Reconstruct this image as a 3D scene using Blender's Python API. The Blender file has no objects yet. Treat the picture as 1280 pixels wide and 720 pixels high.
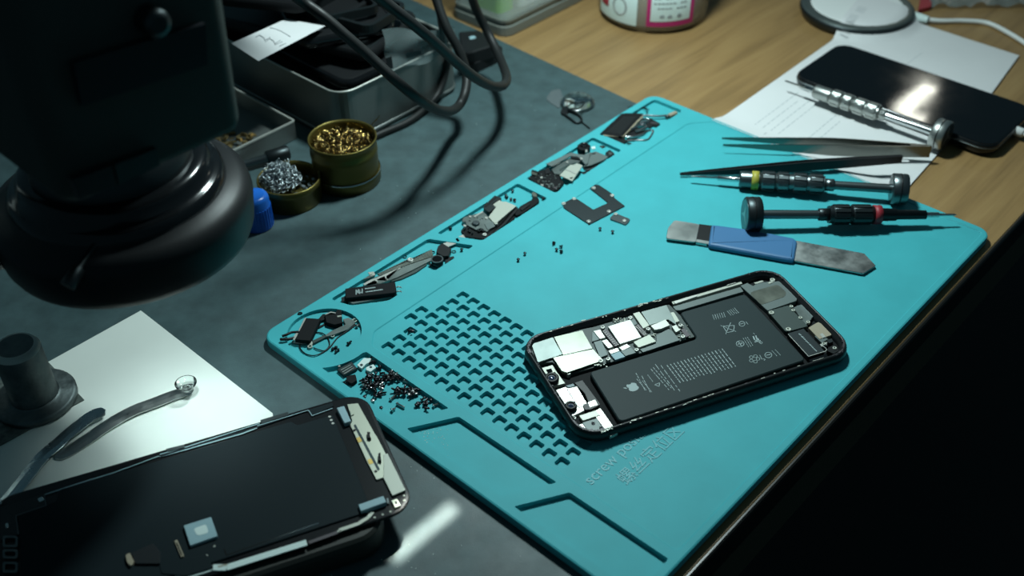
import bpy, bmesh, math, random
from math import sin, cos, pi, radians, sqrt, atan2, hypot
from mathutils import Vector, Matrix
from mathutils.geometry import delaunay_2d_cdt
random.seed(7)
SC = bpy.context.scene
COL = SC.collection
S = 0.001                      # everything below is written in millimetres

# ------------------------------------------------------------------ camera
F_PX, PITCH, ROLL, CAM_H = 1337.86, 0.6865, -0.0071, 386.835
_fw = Vector((0, cos(PITCH), -sin(PITCH)))
_rt = Vector((cos(ROLL), sin(ROLL) * sin(PITCH), sin(ROLL) * cos(PITCH)))
_up = Vector((-sin(ROLL), cos(ROLL) * sin(PITCH), cos(ROLL) * cos(PITCH)))
cam_data = bpy.data.cameras.new('camera')
cam = bpy.data.objects.new('camera', cam_data)
COL.objects.link(cam)
m3 = Matrix((_rt, _up, -_fw)).transposed()
cam.matrix_world = Matrix.Translation((0, 0, CAM_H * S)) @ m3.to_4x4()
cam_data.sensor_width = 36.0
cam_data.lens = 36.0 * F_PX / 1280.0
cam_data.clip_start = 0.01
cam_data.clip_end = 20
cam_data.dof.use_dof = True
cam_data.dof.focus_distance = 0.560
cam_data.dof.aperture_fstop = 8.0
SC.camera = cam

# ------------------------------------------------------------------ world, lamps, exposure
w = bpy.data.worlds.new('room_dark')
SC.world = w
w.use_nodes = True
bg = w.node_tree.nodes['Background']
bg.inputs['Color'].default_value = (0.36, 0.80, 1.0, 1)
bg.inputs['Strength'].default_value = 0.062

def area(name, loc, target, sx, sy, power, col, shape='RECTANGLE', spread=180):
    d = bpy.data.lights.new(name, 'AREA')
    d.shape = shape; d.size = sx * S; d.size_y = sy * S
    d.energy = power; d.color = col; d.spread = radians(spread)
    o = bpy.data.objects.new(name, d); COL.objects.link(o)
    o.location = Vector(loc) * S
    o.rotation_euler = (Vector(target) - Vector(loc)).to_track_quat('-Z', 'Y').to_euler()
    return o
# the desk lamp: stands behind the work area, above the picture's top edge
area('desk_lamp_light', (55, 660, 420), (30, 520, 0), 64, 64, 2.75, (0.80, 1.0, 1.0), 'DISK')
def bar(name, a, b_, wd, power, col, look=None, spread=180):
    """strip lamp whose long side runs a->b, shining down (or along look)"""
    a, b_ = Vector(a), Vector(b_)
    o = area(name, tuple((a + b_) / 2), tuple((a + b_) / 2 - Vector((0, 0, 1))), (b_ - a).length, wd, power, col, 'RECTANGLE', spread)
    z = Vector((0, 0, 1)) if look is None else -Vector(look).normalized()
    x = (b_ - a); x = (x - z * x.dot(z)).normalized()
    o.rotation_euler = Matrix((x, z.cross(x), z)).transposed().to_euler()
    return o
# angled tube lamp over the far end of the desk (mirrored in the black phone's glass)
bar('tube_lamp_light', (582, 1410, 450), (657, 1488, 450), 26, .16, (1.0, 1.0, .86))
bar('tube_lamp_light', (586, 1404, 450), (616, 1384, 450), 26, .05, (1.0, 1.0, .86))
# lamp inside the microscope's objective, shining on the white card
def spot(name, loc, target, power, ang, blend, rad, col):
    d = bpy.data.lights.new(name, 'SPOT'); d.energy = power; d.spot_size = radians(ang); d.spot_blend = blend
    d.shadow_soft_size = rad * S; d.color = col
    o = bpy.data.objects.new(name, d); COL.objects.link(o); o.location = Vector(loc) * S
    o.rotation_euler = (Vector(target) - Vector(loc)).to_track_quat('-Z', 'Y').to_euler(); return o
spot('microscope_light', (-152, 376, 96), (-152, 362, 0), .34, 94, 1.0, 8, (.80, 1.0, 1.0))
# narrow light added to make the bright patch on the grey mat
_pt = Vector((-40, 301, 0)); _dv = Vector((40, 130, 200)) * 1.3
bar('added_patch_light', _pt + _dv - Vector((11, 12, 0)), _pt + _dv + Vector((11, 12, 0)), 7, .0036, (0.95, 1.0, 0.90), -_dv, 1.6)
SC.view_settings.view_transform = 'Standard'
SC.view_settings.look = 'None'
SC.view_settings.exposure = 0.0
SC.view_settings.gamma = 1.0
SC.view_settings.use_curve_mapping = False

# ------------------------------------------------------------------ measuring helpers
def P(u, v, z=0.0):
    """point (mm) seen at photo pixel u,v that lies at height z above the desk mat"""
    d = _fw + _rt * ((u - 640) / F_PX) - _up * ((v - 360) / F_PX)
    t = (z - CAM_H) / d.z
    return Vector((d.x * t, d.y * t, z))
def XY(u, v, z=0.0):
    q = P(u, v, z); return (q.x, q.y)
def crop(x0, y0, s):
    return lambda x, y: (x0 + x / s, y0 + y / s)
def tr(k, pts, z):
    """polygon traced in a magnified view k, laid on height z"""
    return [XY(*k(x, y), z) for x, y in pts]
MA = 0.8273
ME = Vector((cos(MA), sin(MA))); MN = Vector((sin(MA), -cos(MA)))
MO = Vector((-135.514, 427.835))
def ST(s, t):
    """bench coordinates: s along the bench, t towards its front edge"""
    q = MO + ME * s + MN * t
    return (q.x, q.y)

# ------------------------------------------------------------------ mesh helpers
def area2(p):
    return sum(p[i][0] * p[(i + 1) % len(p)][1] - p[(i + 1) % len(p)][0] * p[i][1] for i in range(len(p)))
def ccw(p):
    return list(p) if area2(p) > 0 else list(p)[::-1]
def inset(p, d):
    p = ccw(p); n = len(p); out = []
    for i in range(n):
        a, b, c = Vector(p[i - 1]), Vector(p[i]), Vector(p[(i + 1) % n])
        e1 = (b - a); e2 = (c - b)
        if e1.length < 1e-9 or e2.length < 1e-9: out.append(p[i]); continue
        e1.normalize(); e2.normalize()
        n1 = Vector((-e1.y, e1.x)); n2 = Vector((-e2.y, e2.x))
        m = n1 + n2
        L = m.length
        if L < 0.3: m = n1; k = 1
        else: m /= L; k = min(1 / max(m.dot(n1), 0.4), 2.2)
        out.append((b.x + m.x * d * k, b.y + m.y * d * k))
    return out
def rnd(p, r, seg=4):
    """round the corners of polygon p"""
    p = ccw(p); n = len(p); out = []
    for i in range(n):
        a, b, c = Vector(p[i - 1]), Vector(p[i]), Vector(p[(i + 1) % n])
        rr = r[i] if isinstance(r, (list, tuple)) else r
        d1, d2 = (a - b), (c - b)
        rr = min(rr, d1.length * .48, d2.length * .48)
        if rr < 1e-4: out.append((b.x, b.y)); continue
        q1 = b + d1.normalized() * rr; q2 = b + d2.normalized() * rr
        for k in range(seg + 1):
            t = k / seg
            q = q1 * (1 - t) ** 2 + b * (2 * t * (1 - t)) + q2 * t * t
            out.append((q.x, q.y))
    return out
def rrect(cx, cy, w_, h_, r, a=0.0, seg=5):
    out = []
    r = max(min(r, w_ / 2 - 1e-4, h_ / 2 - 1e-4), 0)
    for sx, sy, a0 in ((1, 1, 0), (-1, 1, pi / 2), (-1, -1, pi), (1, -1, 3 * pi / 2)):
        for k in range(seg + 1):
            t = a0 + k / seg * pi / 2
            x = sx * (w_ / 2 - r) + r * cos(t); y = sy * (h_ / 2 - r) + r * sin(t)
            out.append((cx + x * cos(a) - y * sin(a), cy + x * sin(a) + y * cos(a)))
    return out
def circ(cx, cy, r, n=16, ry=None, a=0):
    ry = r if ry is None else ry
    return [(cx + r * cos(2 * pi * i / n) * cos(a) - ry * sin(2 * pi * i / n) * sin(a),
             cy + r * cos(2 * pi * i / n) * sin(a) + ry * sin(2 * pi * i / n) * cos(a)) for i in range(n)]
def pin(q, poly):
    x, y = q; c = False; n = len(poly)
    for i in range(n):
        x1, y1 = poly[i]; x2, y2 = poly[i - 1]
        if (y1 > y) != (y2 > y) and x < (x2 - x1) * (y - y1) / (y2 - y1) + x1: c = not c
    return c

ROOT = {}
class MB:
    def __init__(s): s.v = []; s.f = []; s.sm = []
    def add(s, vs, fs, smooth=False):
        b = len(s.v); s.v += [tuple(v) for v in vs]
        s.f += [tuple(b + i for i in f) for f in fs]; s.sm += [smooth] * len(fs)
        return s
    def loft(s, rings, cap0=True, cap1=True, smooth=False, closed=True):
        n = len(rings[0]); vs = [v for r in rings for v in r]; fs = []
        for k in range(len(rings) - 1):
            for i in range(n if closed else n - 1):
                j = (i + 1) % n
                fs.append((k * n + i, k * n + j, (k + 1) * n + j, (k + 1) * n + i))
        s.add(vs, fs, smooth)
        if cap0: s.add(rings[0], [tuple(range(n - 1, -1, -1))])
        if cap1: s.add(rings[-1], [tuple(range(n))])
        return s
    def prism(s, poly, z0, z1, ch=0.0):
        p = ccw(poly); rings = [[(x, y, z0) for x, y in p]]
        if ch > 0:
            q = inset(p, ch)
            rings += [[(x, y, z1 - ch) for x, y in p], [(x, y, z1) for x, y in q]]
        else: rings += [[(x, y, z1) for x, y in p]]
        return s.loft(rings)
    def ring(s, outer, inner, z0, z1):
        o = ccw(outer); i = ccw(inner)
        s.loft([[(x, y, z0) for x, y in i], [(x, y, z0) for x, y in o], [(x, y, z1) for x, y in o],
                [(x, y, z1) for x, y in i], [(x, y, z0) for x, y in i]], False, False)
        return s
    def box(s, c, d, a=0.0, ch=0.0):
        poly = [(c[0] + x * cos(a) - y * sin(a), c[1] + x * sin(a) + y * cos(a)) for x, y in
                ((-d[0] / 2, -d[1] / 2), (d[0] / 2, -d[1] / 2), (d[0] / 2, d[1] / 2), (-d[0] / 2, d[1] / 2))]
        return s.prism(poly, c[2] - d[2] / 2, c[2] + d[2] / 2, ch)
    def lathe(s, prof, o=(0, 0, 0), ax=(0, 0, 1), n=20, smooth=True, cap=True):
        """prof: (distance along axis, radius)"""
        ax = Vector(ax).normalized(); o = Vector(o)
        t = Vector((0, 0, 1)) if abs(ax.z) < .9 else Vector((1, 0, 0))
        x = t.cross(ax).normalized(); y = ax.cross(x)
        rings = [[tuple(o + ax * d + x * (r * cos(2 * pi * i / n)) + y * (r * sin(2 * pi * i / n))) for i in range(n)] for d, r in prof]
        return s.loft(rings, cap, cap, smooth)
    def tube(s, pts, r, n=8, cap=True):
        pts = [Vector(p) for p in pts]; rings = []
        t0 = (pts[1] - pts[0]).normalized()
        x = t0.orthogonal().normalized()
        for i, p in enumerate(pts):
            t = (pts[min(i + 1, len(pts) - 1)] - pts[max(i - 1, 0)]).normalized()
            x = (x - t * x.dot(t)).normalized(); y = t.cross(x)
            rr = r[i] if isinstance(r, (list, tuple)) else r
            rings.append([tuple(p + x * (rr * cos(2 * pi * k / n)) + y * (rr * sin(2 * pi * k / n))) for k in range(n)])
        return s.loft(rings, cap, cap, True)
    def stroke(s, pts, w_, z, h=0.04):
        """flat printed line"""
        for (x0, y0), (x1, y1) in zip(pts[:-1], pts[1:]):
            d = hypot(x1 - x0, y1 - y0)
            if d < 1e-6: continue
            nx, ny = -(y1 - y0) / d * w_ / 2, (x1 - x0) / d * w_ / 2
            s.prism([(x0 + nx, y0 + ny), (x0 - nx, y0 - ny), (x1 - nx, y1 - ny), (x1 + nx, y1 + ny)], z, z + h)
        return s
    def flat(s, outer, holes, z):
        """triangulated flat face with holes; z may be a function"""
        vs = []; es = []
        for lp in [outer] + list(holes):
            b = len(vs); vs += [Vector(q) for q in lp]
            es += [(b + i, b + (i + 1) % len(lp)) for i in range(len(lp))]
        V, _, Fc, *_r = delaunay_2d_cdt(vs, es, [], 0, 1e-6)
        keep = []
        for f in Fc:
            c = sum((V[i] for i in f), Vector((0, 0))) / len(f)
            if pin(c, outer) and not any(pin(c, h) for h in holes): keep.append(tuple(f))
        zf = z if callable(z) else (lambda x, y: z)
        keep = [f if area2([V[i] for i in f]) > 0 else f[::-1] for f in keep]
        return s.add([(q.x, q.y, zf(q.x, q.y)) for q in V], keep)
    def build(s, name, mat, parent=None, local=False, origin=None, mods=None):
        me = bpy.data.meshes.new(name)
        off = Vector((0, 0, 0))
        if parent is not None and not local: off = ROOT[parent.name]
        elif origin is not None: off = Vector(origin)
        me.from_pydata([((x - off.x) * S, (y - off.y) * S, (z - off.z) * S) for x, y, z in s.v], [], s.f)
        me.polygons.foreach_set('use_smooth', s.sm)
        me.update()
        me.materials.append(mat)
        o = bpy.data.objects.new(name, me); COL.objects.link(o)
        if parent is not None:
            o.parent = parent; ROOT[o.name] = ROOT[parent.name]
        elif origin is not None: o.location = off * S
        return o

def tag(o, label, cat, group=None):
    o['label'] = label; o['category'] = cat
    if group: o['group'] = group
    return o
def thing(name, label, cat, loc=(0, 0, 0), rz=0.0, group=None):
    o = bpy.data.objects.new(name, None); COL.objects.link(o)
    o.empty_display_size = 0.01
    o.location = Vector(loc) * S; o.rotation_euler = (0, 0, rz)
    ROOT[o.name] = Vector(loc)
    return tag(o, label, cat, group)
def one(name, mb, mat, label, cat, group=None, origin=None):
    if origin is None:
        n = len(mb.v); zs = min(v[2] for v in mb.v)
        origin = (sum(v[0] for v in mb.v) / n, sum(v[1] for v in mb.v) / n, zs)
    o = mb.build(name, mat, None, origin=origin)
    ROOT[o.name] = Vector(origin)
    return tag(o, label, cat, group)
def struct(name, mb, mat):
    o = mb.build(name, mat); o['kind'] = 'structure'; ROOT[o.name] = Vector((0, 0, 0)); return o
def spl(pts, n=8):
    """Catmull-Rom through pts"""
    p = [Vector(q) for q in pts]; p = [p[0] * 2 - p[1]] + p + [p[-1] * 2 - p[-2]]; out = []
    for i in range(1, len(p) - 2):
        for k in range(n):
            t = k / n; a, b, c, d = p[i - 1:i + 3]
            out.append(.5 * ((2 * b) + (c - a) * t + (2 * a - 5 * b + 4 * c - d) * t * t + (3 * b - a - 3 * c + d) * t ** 3))
    out.append(p[-2]); return out

# ------------------------------------------------------------------ materials
def mat(name, col, rough=.5, metal=0.0, spec=.5, bump=None, var=None, coat=0, trans=0, ior=1.45, alpha=1, stretch=None, rvar=None):
    m = bpy.data.materials.new(name); m.use_nodes = True
    nt = m.node_tree; b = nt.nodes['Principled BSDF']
    b.inputs['Base Color'].default_value = (*col, 1); b.inputs['Roughness'].default_value = rough
    b.inputs['Metallic'].default_value = metal; b.inputs['Specular IOR Level'].default_value = spec
    b.inputs['Coat Weight'].default_value = coat; b.inputs['Transmission Weight'].default_value = trans
    b.inputs['IOR'].default_value = ior; b.inputs['Alpha'].default_value = alpha
    tc = nt.nodes.new('ShaderNodeTexCoord'); src = tc.outputs['Object']
    if stretch:
        mp = nt.nodes.new('ShaderNodeMapping'); mp.inputs['Scale'].default_value = stretch
        nt.links.new(src, mp.inputs['Vector']); src = mp.outputs['Vector']
    def noise(sc, det=3, ro=.6):
        n = nt.nodes.new('ShaderNodeTexNoise'); n.inputs['Scale'].default_value = sc
        n.inputs['Detail'].default_value = det; n.inputs['Roughness'].default_value = ro
        nt.links.new(src, n.inputs['Vector']); return n
    if var:
        n = noise(var[0]); r = nt.nodes.new('ShaderNodeValToRGB')
        r.color_ramp.elements[0].position = .32; r.color_ramp.elements[1].position = .68
        k = var[1]
        r.color_ramp.elements[0].color = (*[c * (1 - k) for c in col], 1)
        r.color_ramp.elements[1].color = (*[min(c * (1 + k), 1) for c in col], 1)
        nt.links.new(n.outputs['Fac'], r.inputs['Fac']); nt.links.new(r.outputs['Color'], b.inputs['Base Color'])
    if rvar:
        n = noise(rvar[0], 4); mr = nt.nodes.new('ShaderNodeMapRange')
        mr.inputs['From Min'].default_value = .3; mr.inputs['From Max'].default_value = .7
        mr.inputs['To Min'].default_value = rvar[1]; mr.inputs['To Max'].default_value = rvar[2]
        nt.links.new(n.outputs['Fac'], mr.inputs['Value']); nt.links.new(mr.outputs['Result'], b.inputs['Roughness'])
    if bump:
        n = noise(bump[0], 2); bp = nt.nodes.new('ShaderNodeBump')
        bp.inputs['Strength'].default_value = bump[1]; bp.inputs['Distance'].default_value = bump[2] if len(bump) > 2 else .0003
        nt.links.new(n.outputs['Fac'], bp.inputs['Height']); nt.links.new(bp.outputs['Normal'], b.inputs['Normal'])
    return m
def wood_mat(name, c0, c1, c2, rough):
    m = bpy.data.materials.new(name); m.use_nodes = True
    nt = m.node_tree; b = nt.nodes['Principled BSDF']; L = nt.links.new
    tc = nt.nodes.new('ShaderNodeTexCoord')
    mp = nt.nodes.new('ShaderNodeMapping'); mp.inputs['Rotation'].default_value = (0, 0, -MA)
    L(tc.outputs['Object'], mp.inputs['Vector'])
    m2 = nt.nodes.new('ShaderNodeMapping'); m2.inputs['Scale'].default_value = (5, 55, 20)
    L(mp.outputs['Vector'], m2.inputs['Vector'])
    n1 = nt.nodes.new('ShaderNodeTexNoise'); n1.inputs['Scale'].default_value = 1.3; n1.inputs['Detail'].default_value = 6; n1.inputs['Distortion'].default_value = .8
    L(m2.outputs['Vector'], n1.inputs['Vector'])
    m4 = nt.nodes.new('ShaderNodeMapping'); m4.inputs['Scale'].default_value = (18, 420, 60)
    L(mp.outputs['Vector'], m4.inputs['Vector'])
    n2 = nt.nodes.new('ShaderNodeTexNoise'); n2.inputs['Scale'].default_value = 1; n2.inputs['Detail'].default_value = 3
    L(m4.outputs['Vector'], n2.inputs['Vector'])
    r = nt.nodes.new('ShaderNodeValToRGB'); e = r.color_ramp.elements
    e[0].position = .3; e[0].color = (*c0, 1); e[1].position = .75; e[1].color = (*c2, 1)
    k = e.new(.52); k.color = (*c1, 1)
    mx = nt.nodes.new('ShaderNodeMix'); mx.data_type = 'FLOAT'; mx.inputs[0].default_value = .32
    L(n1.outputs['Fac'], mx.inputs[2]); L(n2.outputs['Fac'], mx.inputs[3]); L(mx.outputs[0], r.inputs['Fac'])
    L(r.outputs['Color'], b.inputs['Base Color'])
    b.inputs['Roughness'].default_value = rough
    bp = nt.nodes.new('ShaderNodeBump'); bp.inputs['Strength'].default_value = .15; bp.inputs['Distance'].default_value = .0003
    L(n2.outputs['Fac'], bp.inputs['Height']); L(bp.outputs['Normal'], b.inputs['Normal'])
    return m
Mt = {}
Mt['wood'] = wood_mat('oak_laminate', (.19, .112, .042), (.285, .172, .066), (.35, .222, .09), .5)
Mt['edge'] = mat('black_edge_band', (.012, .011, .009), .35)
Mt['apron'] = mat('dark_panel', (.05, .045, .025), .7)
Mt['floor'] = mat('dark_floor', (.02, .018, .017), .8)
Mt['grey_rubber'] = mat('grey_rubber', (.044, .078, .083), .55, spec=.5, bump=(1500, .3, .0002), var=(70, .18), rvar=(25, .48, .62))
Mt['teal'] = mat('teal_silicone', (.050, .375, .415), .6, spec=.28, bump=(900, .10, .0001), var=(35, .05))
Mt['teal_line'] = mat('teal_silicone_relief', (.036, .33, .37), .5)
Mt['black'] = mat('black_plastic', (.010, .011, .012), .45, spec=.3)
Mt['black_matte'] = mat('black_matte', (.009, .010, .011), .7, spec=.15, bump=(700, .2, .0002))
Mt['black_gloss'] = mat('black_gloss', (.006, .007, .008), .16)
Mt['glass_black'] = mat('black_glass', (.003, .004, .005), .06, rvar=(40, .04, .10))
Mt['phone_frame'] = mat('space_grey_frame', (.010, .012, .013), .38, spec=.35)
Mt['cavity'] = mat('phone_cavity', (.012, .014, .015), .5)
Mt['battery'] = mat('battery_wrap', (.020, .033, .035), .55, spec=.18, bump=(250, .05, .0001))
Mt['print'] = mat('pale_print', (.30, .38, .38), .6)
Mt['print_dim'] = mat('pale_print_dim', (.17, .22, .22), .6)
Mt['shield'] = mat('nickel_shield', (.21, .225, .19), .45, metal=.9, bump=(300, .06, .0001), rvar=(60, .28, .45))
Mt['shield_dark'] = mat('dark_nickel', (.17, .20, .19), .46, metal=.8, rvar=(80, .35, .5))
Mt['bright'] = mat('bright_steel', (.47, .48, .44), .42, metal=.5)
Mt['white_metal'] = mat('pale_plate', (.42, .44, .38), .5, metal=.3)
Mt['steel'] = mat('brushed_steel', (.44, .46, .44), .36, metal=.95, bump=(700, .04, .0001), rvar=(60, .3, .42))
Mt['tin_plate'] = mat('tin_plate', (.24, .26, .25), .46, metal=.85)
Mt['steel_worn'] = mat('worn_steel', (.36, .38, .37), .34, metal=.95, var=(60, .25), rvar=(90, .24, .5), bump=(400, .05, .0001))
Mt['gunmetal'] = mat('gunmetal', (.15, .175, .18), .34, metal=.95, bump=(900, .08, .0001))
Mt['gun_dark'] = mat('dark_gunmetal', (.045, .055, .058), .42, metal=.9)
Mt['chrome'] = mat('chrome', (.62, .66, .66), .16, metal=1)
Mt['board'] = mat('dark_board', (.035, .055, .050), .5)
Mt['board_grey'] = mat('grey_board', (.115, .145, .14), .5, metal=.2)
Mt['conn'] = mat('connector_brown', (.075, .065, .072), .5, metal=.3)
Mt['gold'] = mat('gold_contact', (.62, .44, .14), .35, metal=.9)
Mt['brass'] = mat('brass_shaving', (.33, .225, .08), .2, metal=1)
Mt['olive'] = mat('olive_gold_tin', (.145, .115, .030), .40, metal=.75, bump=(120, .05, .0002))
Mt['tin_in'] = mat('tin_inside', (.10, .075, .025), .5, metal=.7)
Mt['wool'] = mat('grey_steel_wool', (.35, .40, .42), .38, metal=.8)
Mt['blue_tape'] = mat('blue_tape', (.045, .15, .31), .45, bump=(300, .12, .0003))
Mt['blue_cap'] = mat('blue_cap', (.015, .13, .55), .3)
Mt['yellow'] = mat('yellow_band', (.40, .36, .05), .5)
Mt['red'] = mat('red_band', (.30, .025, .035), .5)
Mt['paper'] = mat('white_paper', (.66, .66, .66), .75, var=(14, .03))
Mt['ink'] = mat('grey_ink', (.22, .23, .25), .8)
Mt['ink_soft'] = mat('pale_ink', (.45, .47, .48), .8)
Mt['card'] = mat('white_card', (.70, .74, .69), .5, spec=.4, var=(16, .04), bump=(60, .03, .0003))
Mt['rubber'] = mat('cable_rubber', (.012, .013, .013), .5, spec=.35, bump=(300, .1, .0002))
Mt['white_cable'] = mat('white_cable', (.74, .76, .74), .4)
Mt['acrylic'] = mat('clear_acrylic', (.86, .95, .92), .06, trans=1, ior=1.45)
Mt['clear_bag'] = mat('clear_bag', (.9, .95, .94), .16, trans=1, ior=1.12, bump=(90, .4, .001))
Mt['silicone_clear'] = mat('clear_silicone', (.92, .96, .95), .06, trans=1, ior=1.4)
Mt['pink'] = mat('magenta_border', (.42, .02, .13), .5)
Mt['pale_label'] = mat('pale_label', (.60, .72, .69), .55)
Mt['green'] = mat('lime_green', (.25, .55, .02), .5)
Mt['scope'] = mat('scope_body', (.050, .060, .055), .7, spec=.12, bump=(200, .1, .0002))
Mt['scope_panel'] = mat('scope_panel', (.006, .007, .011), .4)
Mt['lens'] = mat('lens_glass', (.02, .03, .06), .05, coat=1)
Mt['cast'] = mat('cast_iron', (.105, .125, .125), .5, metal=.85, var=(90, .35), bump=(160, .6, .0006), rvar=(90, .32, .62))
Mt['dirty_plate'] = mat('scratched_plate', (.10, .12, .11), .6, metal=.3, var=(200, .5))
Mt['lcd_back'] = mat('display_back_foil', (.010, .017, .020), .6, spec=.1)
Mt['lcd_edge'] = mat('display_edge', (.008, .009, .010), .25)
Mt['flex'] = mat('black_flex', (.012, .015, .017), .4)
Mt['bracket'] = mat('display_bracket', (.42, .44, .36), .42, metal=.6)
Mt['pad'] = mat('blue_grey_pad', (.26, .40, .44), .55)
Mt['slab'] = mat('dark_slab', (.014, .016, .013), .5)
Mt['tan'] = mat('tan_connector', (.33, .28, .20), .55)
Mt['screw'] = mat('dark_screw', (.045, .045, .05), .32, metal=.9)
Mt['screw_l'] = mat('bright_screw', (.55, .57, .55), .28, metal=.95)
Mt['bagfilm'] = mat('grey_bag_film', (.20, .25, .25), .3, alpha=.55)

# ------------------------------------------------------------------ the setting: bench and floor
def stp(pts): return [ST(s, t) for s, t in pts]
desk = thing('workbench', 'oak laminate workbench with a black front edge under all the tools', 'desk', (0, 0, -0.8))
b = MB(); b.prism(stp([(-420, 256.2), (1500, 256.2), (1500, -900), (-420, -900)]), -19, -0.8, .5); b.build('tabletop', Mt['wood'], desk)
b = MB(); prof = [(256.2, -1.0), (257.0, -.9), (257.9, -1.5), (258.4, -3), (258.6, -19), (256.2, -19)]
b.loft([[(*ST(s, t), z) for t, z in prof] for s in (-420, 1500)], True, True); b.build('edge_band', Mt['edge'], desk)
b = MB(); b.prism(stp([(-420, 252), (1500, 252), (1500, 236), (-420, 236)]), -70, -19); b.build('apron', Mt['apron'], desk)
for s_ in (-360, 1440):
    for t_ in (215, -860):
        b = MB(); b.prism(rrect(*ST(s_, t_), 45, 45, 4, MA), -740, -19); b.build('leg', Mt['edge'], desk)
b = MB(); b.prism([(-2500, -2500), (2500, -2500), (2500, 2500), (-2500, 2500)], -760, -740); struct('floor', b, Mt['floor'])

gm = MB(); gm.prism(rnd(stp([(358, -330), (326.5, 232), (-400, 236), (-400, -820), (380, -820)]), 3), -0.8, 0.0, .3)
one('desk_mat', gm, Mt['grey_rubber'], 'large slate grey rubber mat covering the bench under the teal mat', 'mat', origin=(0, 0, -0.8))

# ------------------------------------------------------------------ teal silicone repair mat
MT = 5.0
teal = thing('repair_mat', 'teal silicone repair mat with square screw pits and moulded parts trays', 'mat', (*ST(176, 126), 0))
W_, H_ = 351.8, 252.5
def matring(ins, z, flat=False):
    p = ccw([ST(176 + x, 126.2 + y) for x, y in rrect(0, 0, W_ - 2 * ins, H_ - 2 * ins, 9 - ins, 0, 8)])
    return p if flat else [(x, y, z) for x, y in p]
b = MB()
b.loft([matring(.6, .02), matring(0, .7), matring(0, MT - 1.1), matring(.35, MT - .35), matring(1.1, MT)], True, False)
outer = matring(1.1, MT, True)
def pocket(st, r):
    return rnd([ST(*q) for q in st], r, 4)
arc = [(24.5 + 27.5 * cos(a), 24.5 + 27.5 * sin(a)) for a in [radians(x) for x in (128, 118, 108, 98, 90, 84)]]
pockets = [
    ([ST(24.5 + 20 * cos(t), 24.5 + 20 * sin(t)) for t in [i * 2 * pi / 48 for i in range(48)]], 2.0),
    (pocket([(45, 5.5), (120.7, 5.5), (134, 30.5), (66, 30.5), (49, 18)], 2.0), 2.3),
    (pocket([(128, 5.5), (200.2, 5.5), (200.2, 30.8), (141, 30.8)], 2.0), 2.3),
    (pocket([(208, 5.9), (275.8, 5.9), (275.8, 30.6), (208, 30.6)], 2.0), 2.3),
    (pocket([(283, 6.0), (345.8, 6.0), (345.8, 30.6), (283, 30.6)], 3.0), 2.3),
    (pocket([(6.0, 44.6)] + arc + [(29.6, 52.5), (29.4, 114), (6.4, 101)], 1.2), 2.5),
    (pocket([(6.0, 108.3), (28.7, 121.6), (29.2, 184.5), (6.2, 171)], 1.2), 2.5),
    (pocket([(5.6, 179.2), (28.7, 192.6), (29.1, 247.6), (6.0, 247.6)], 1.2), 2.5)]
main = rnd([ST(*q) for q in [(34.4, 51), (43, 43.2), (334, 43.2), (347.2, 54), (347.2, 248.4), (36, 248.4), (34.4, 246)]], 2.5, 4)
MD = .5
pits = []
for a_ in range(16):
    for b_ in range(8):
        pits.append((40.4 + 8.06 * b_, 57.7 + 8.04 * a_))
pits += [(40.4 + 8.06 * 3, 57.7 - 8.04), (40.4 + 8.06 * 4, 57.7 - 8.04)]
pitp = [ccw([ST(s + x, t + y) for x, y in rrect(0, 0, 6.0, 6.0, 1.1, 0, 3)]) for s, t in pits]
b.flat(outer, [p for p, d in pockets] + [main], MT)
def sink(poly, z0, d, soft=.25):
    p = ccw(poly); q = inset(p, soft * .6)
    b.loft([[(x, y, z0) for x, y in p], [(x, y, z0 - d) for x, y in q]], False, False)
    return q
for p, d in pockets:
    q = sink(p, MT, d); b.flat(q, [], MT - d)
q = sink(main, MT, MD, .9); b.flat(q, pitp, MT - MD)
for p in pitp:
    k = sink(p, MT - MD, 2.2, .2); b.add([(x, y, MT - MD - 2.2) for x, y in k], [tuple(range(len(k)))])
b.build('silicone_sheet', Mt['teal'], teal)
MZ = MT - MD           # height of the mat's main working face
PZ = MT - 2.3          # floor of the parts trays

def text_mesh(txt, size, font=None):
    cu = bpy.data.curves.new('t', 'FONT'); cu.body = txt; cu.size = size; cu.resolution_u = 3
    o = bpy.data.objects.new('t', cu); COL.objects.link(o)
    bpy.context.view_layer.update()
    me = bpy.data.meshes.new_from_object(o.evaluated_get(bpy.context.evaluated_depsgraph_get()))
    vs = [tuple(v.co) for v in me.vertices]; fs = [tuple(p.vertices) for p in me.polygons]
    bpy.data.objects.remove(o); bpy.data.curves.remove(cu); bpy.data.meshes.remove(me)
    return vs, fs
def lay_text(mb, txt, size, org, ang, z, h=.1):
    vs, fs = text_mesh(txt, size)
    ed = {}
    for f in fs:
        for i in range(len(f)):
            k = (f[i], f[(i + 1) % len(f)])
            ed[k] = 1
    pos = [(org[0] + x * cos(ang) - y * sin(ang), org[1] + x * sin(ang) + y * cos(ang)) for x, y, _ in vs]
    n = len(pos)
    V = [(x, y, z + h) for x, y in pos] + [(x, y, z) for x, y in pos]
    F = list(fs) + [(j, i, i + n, j + n) for (i, j) in ed if (j, i) not in ed]
    mb.add(V, F)
b = MB()
lay_text(b, 'screw position', 8.6, XY(739, 607, MZ), MA, MZ - .02, .22)
lay_text(b, '螺丝定位区', 9.2, XY(783, 607, MZ), MA, MZ - .02, .22)
b.build('lettering', Mt['teal_line'], teal)

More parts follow.
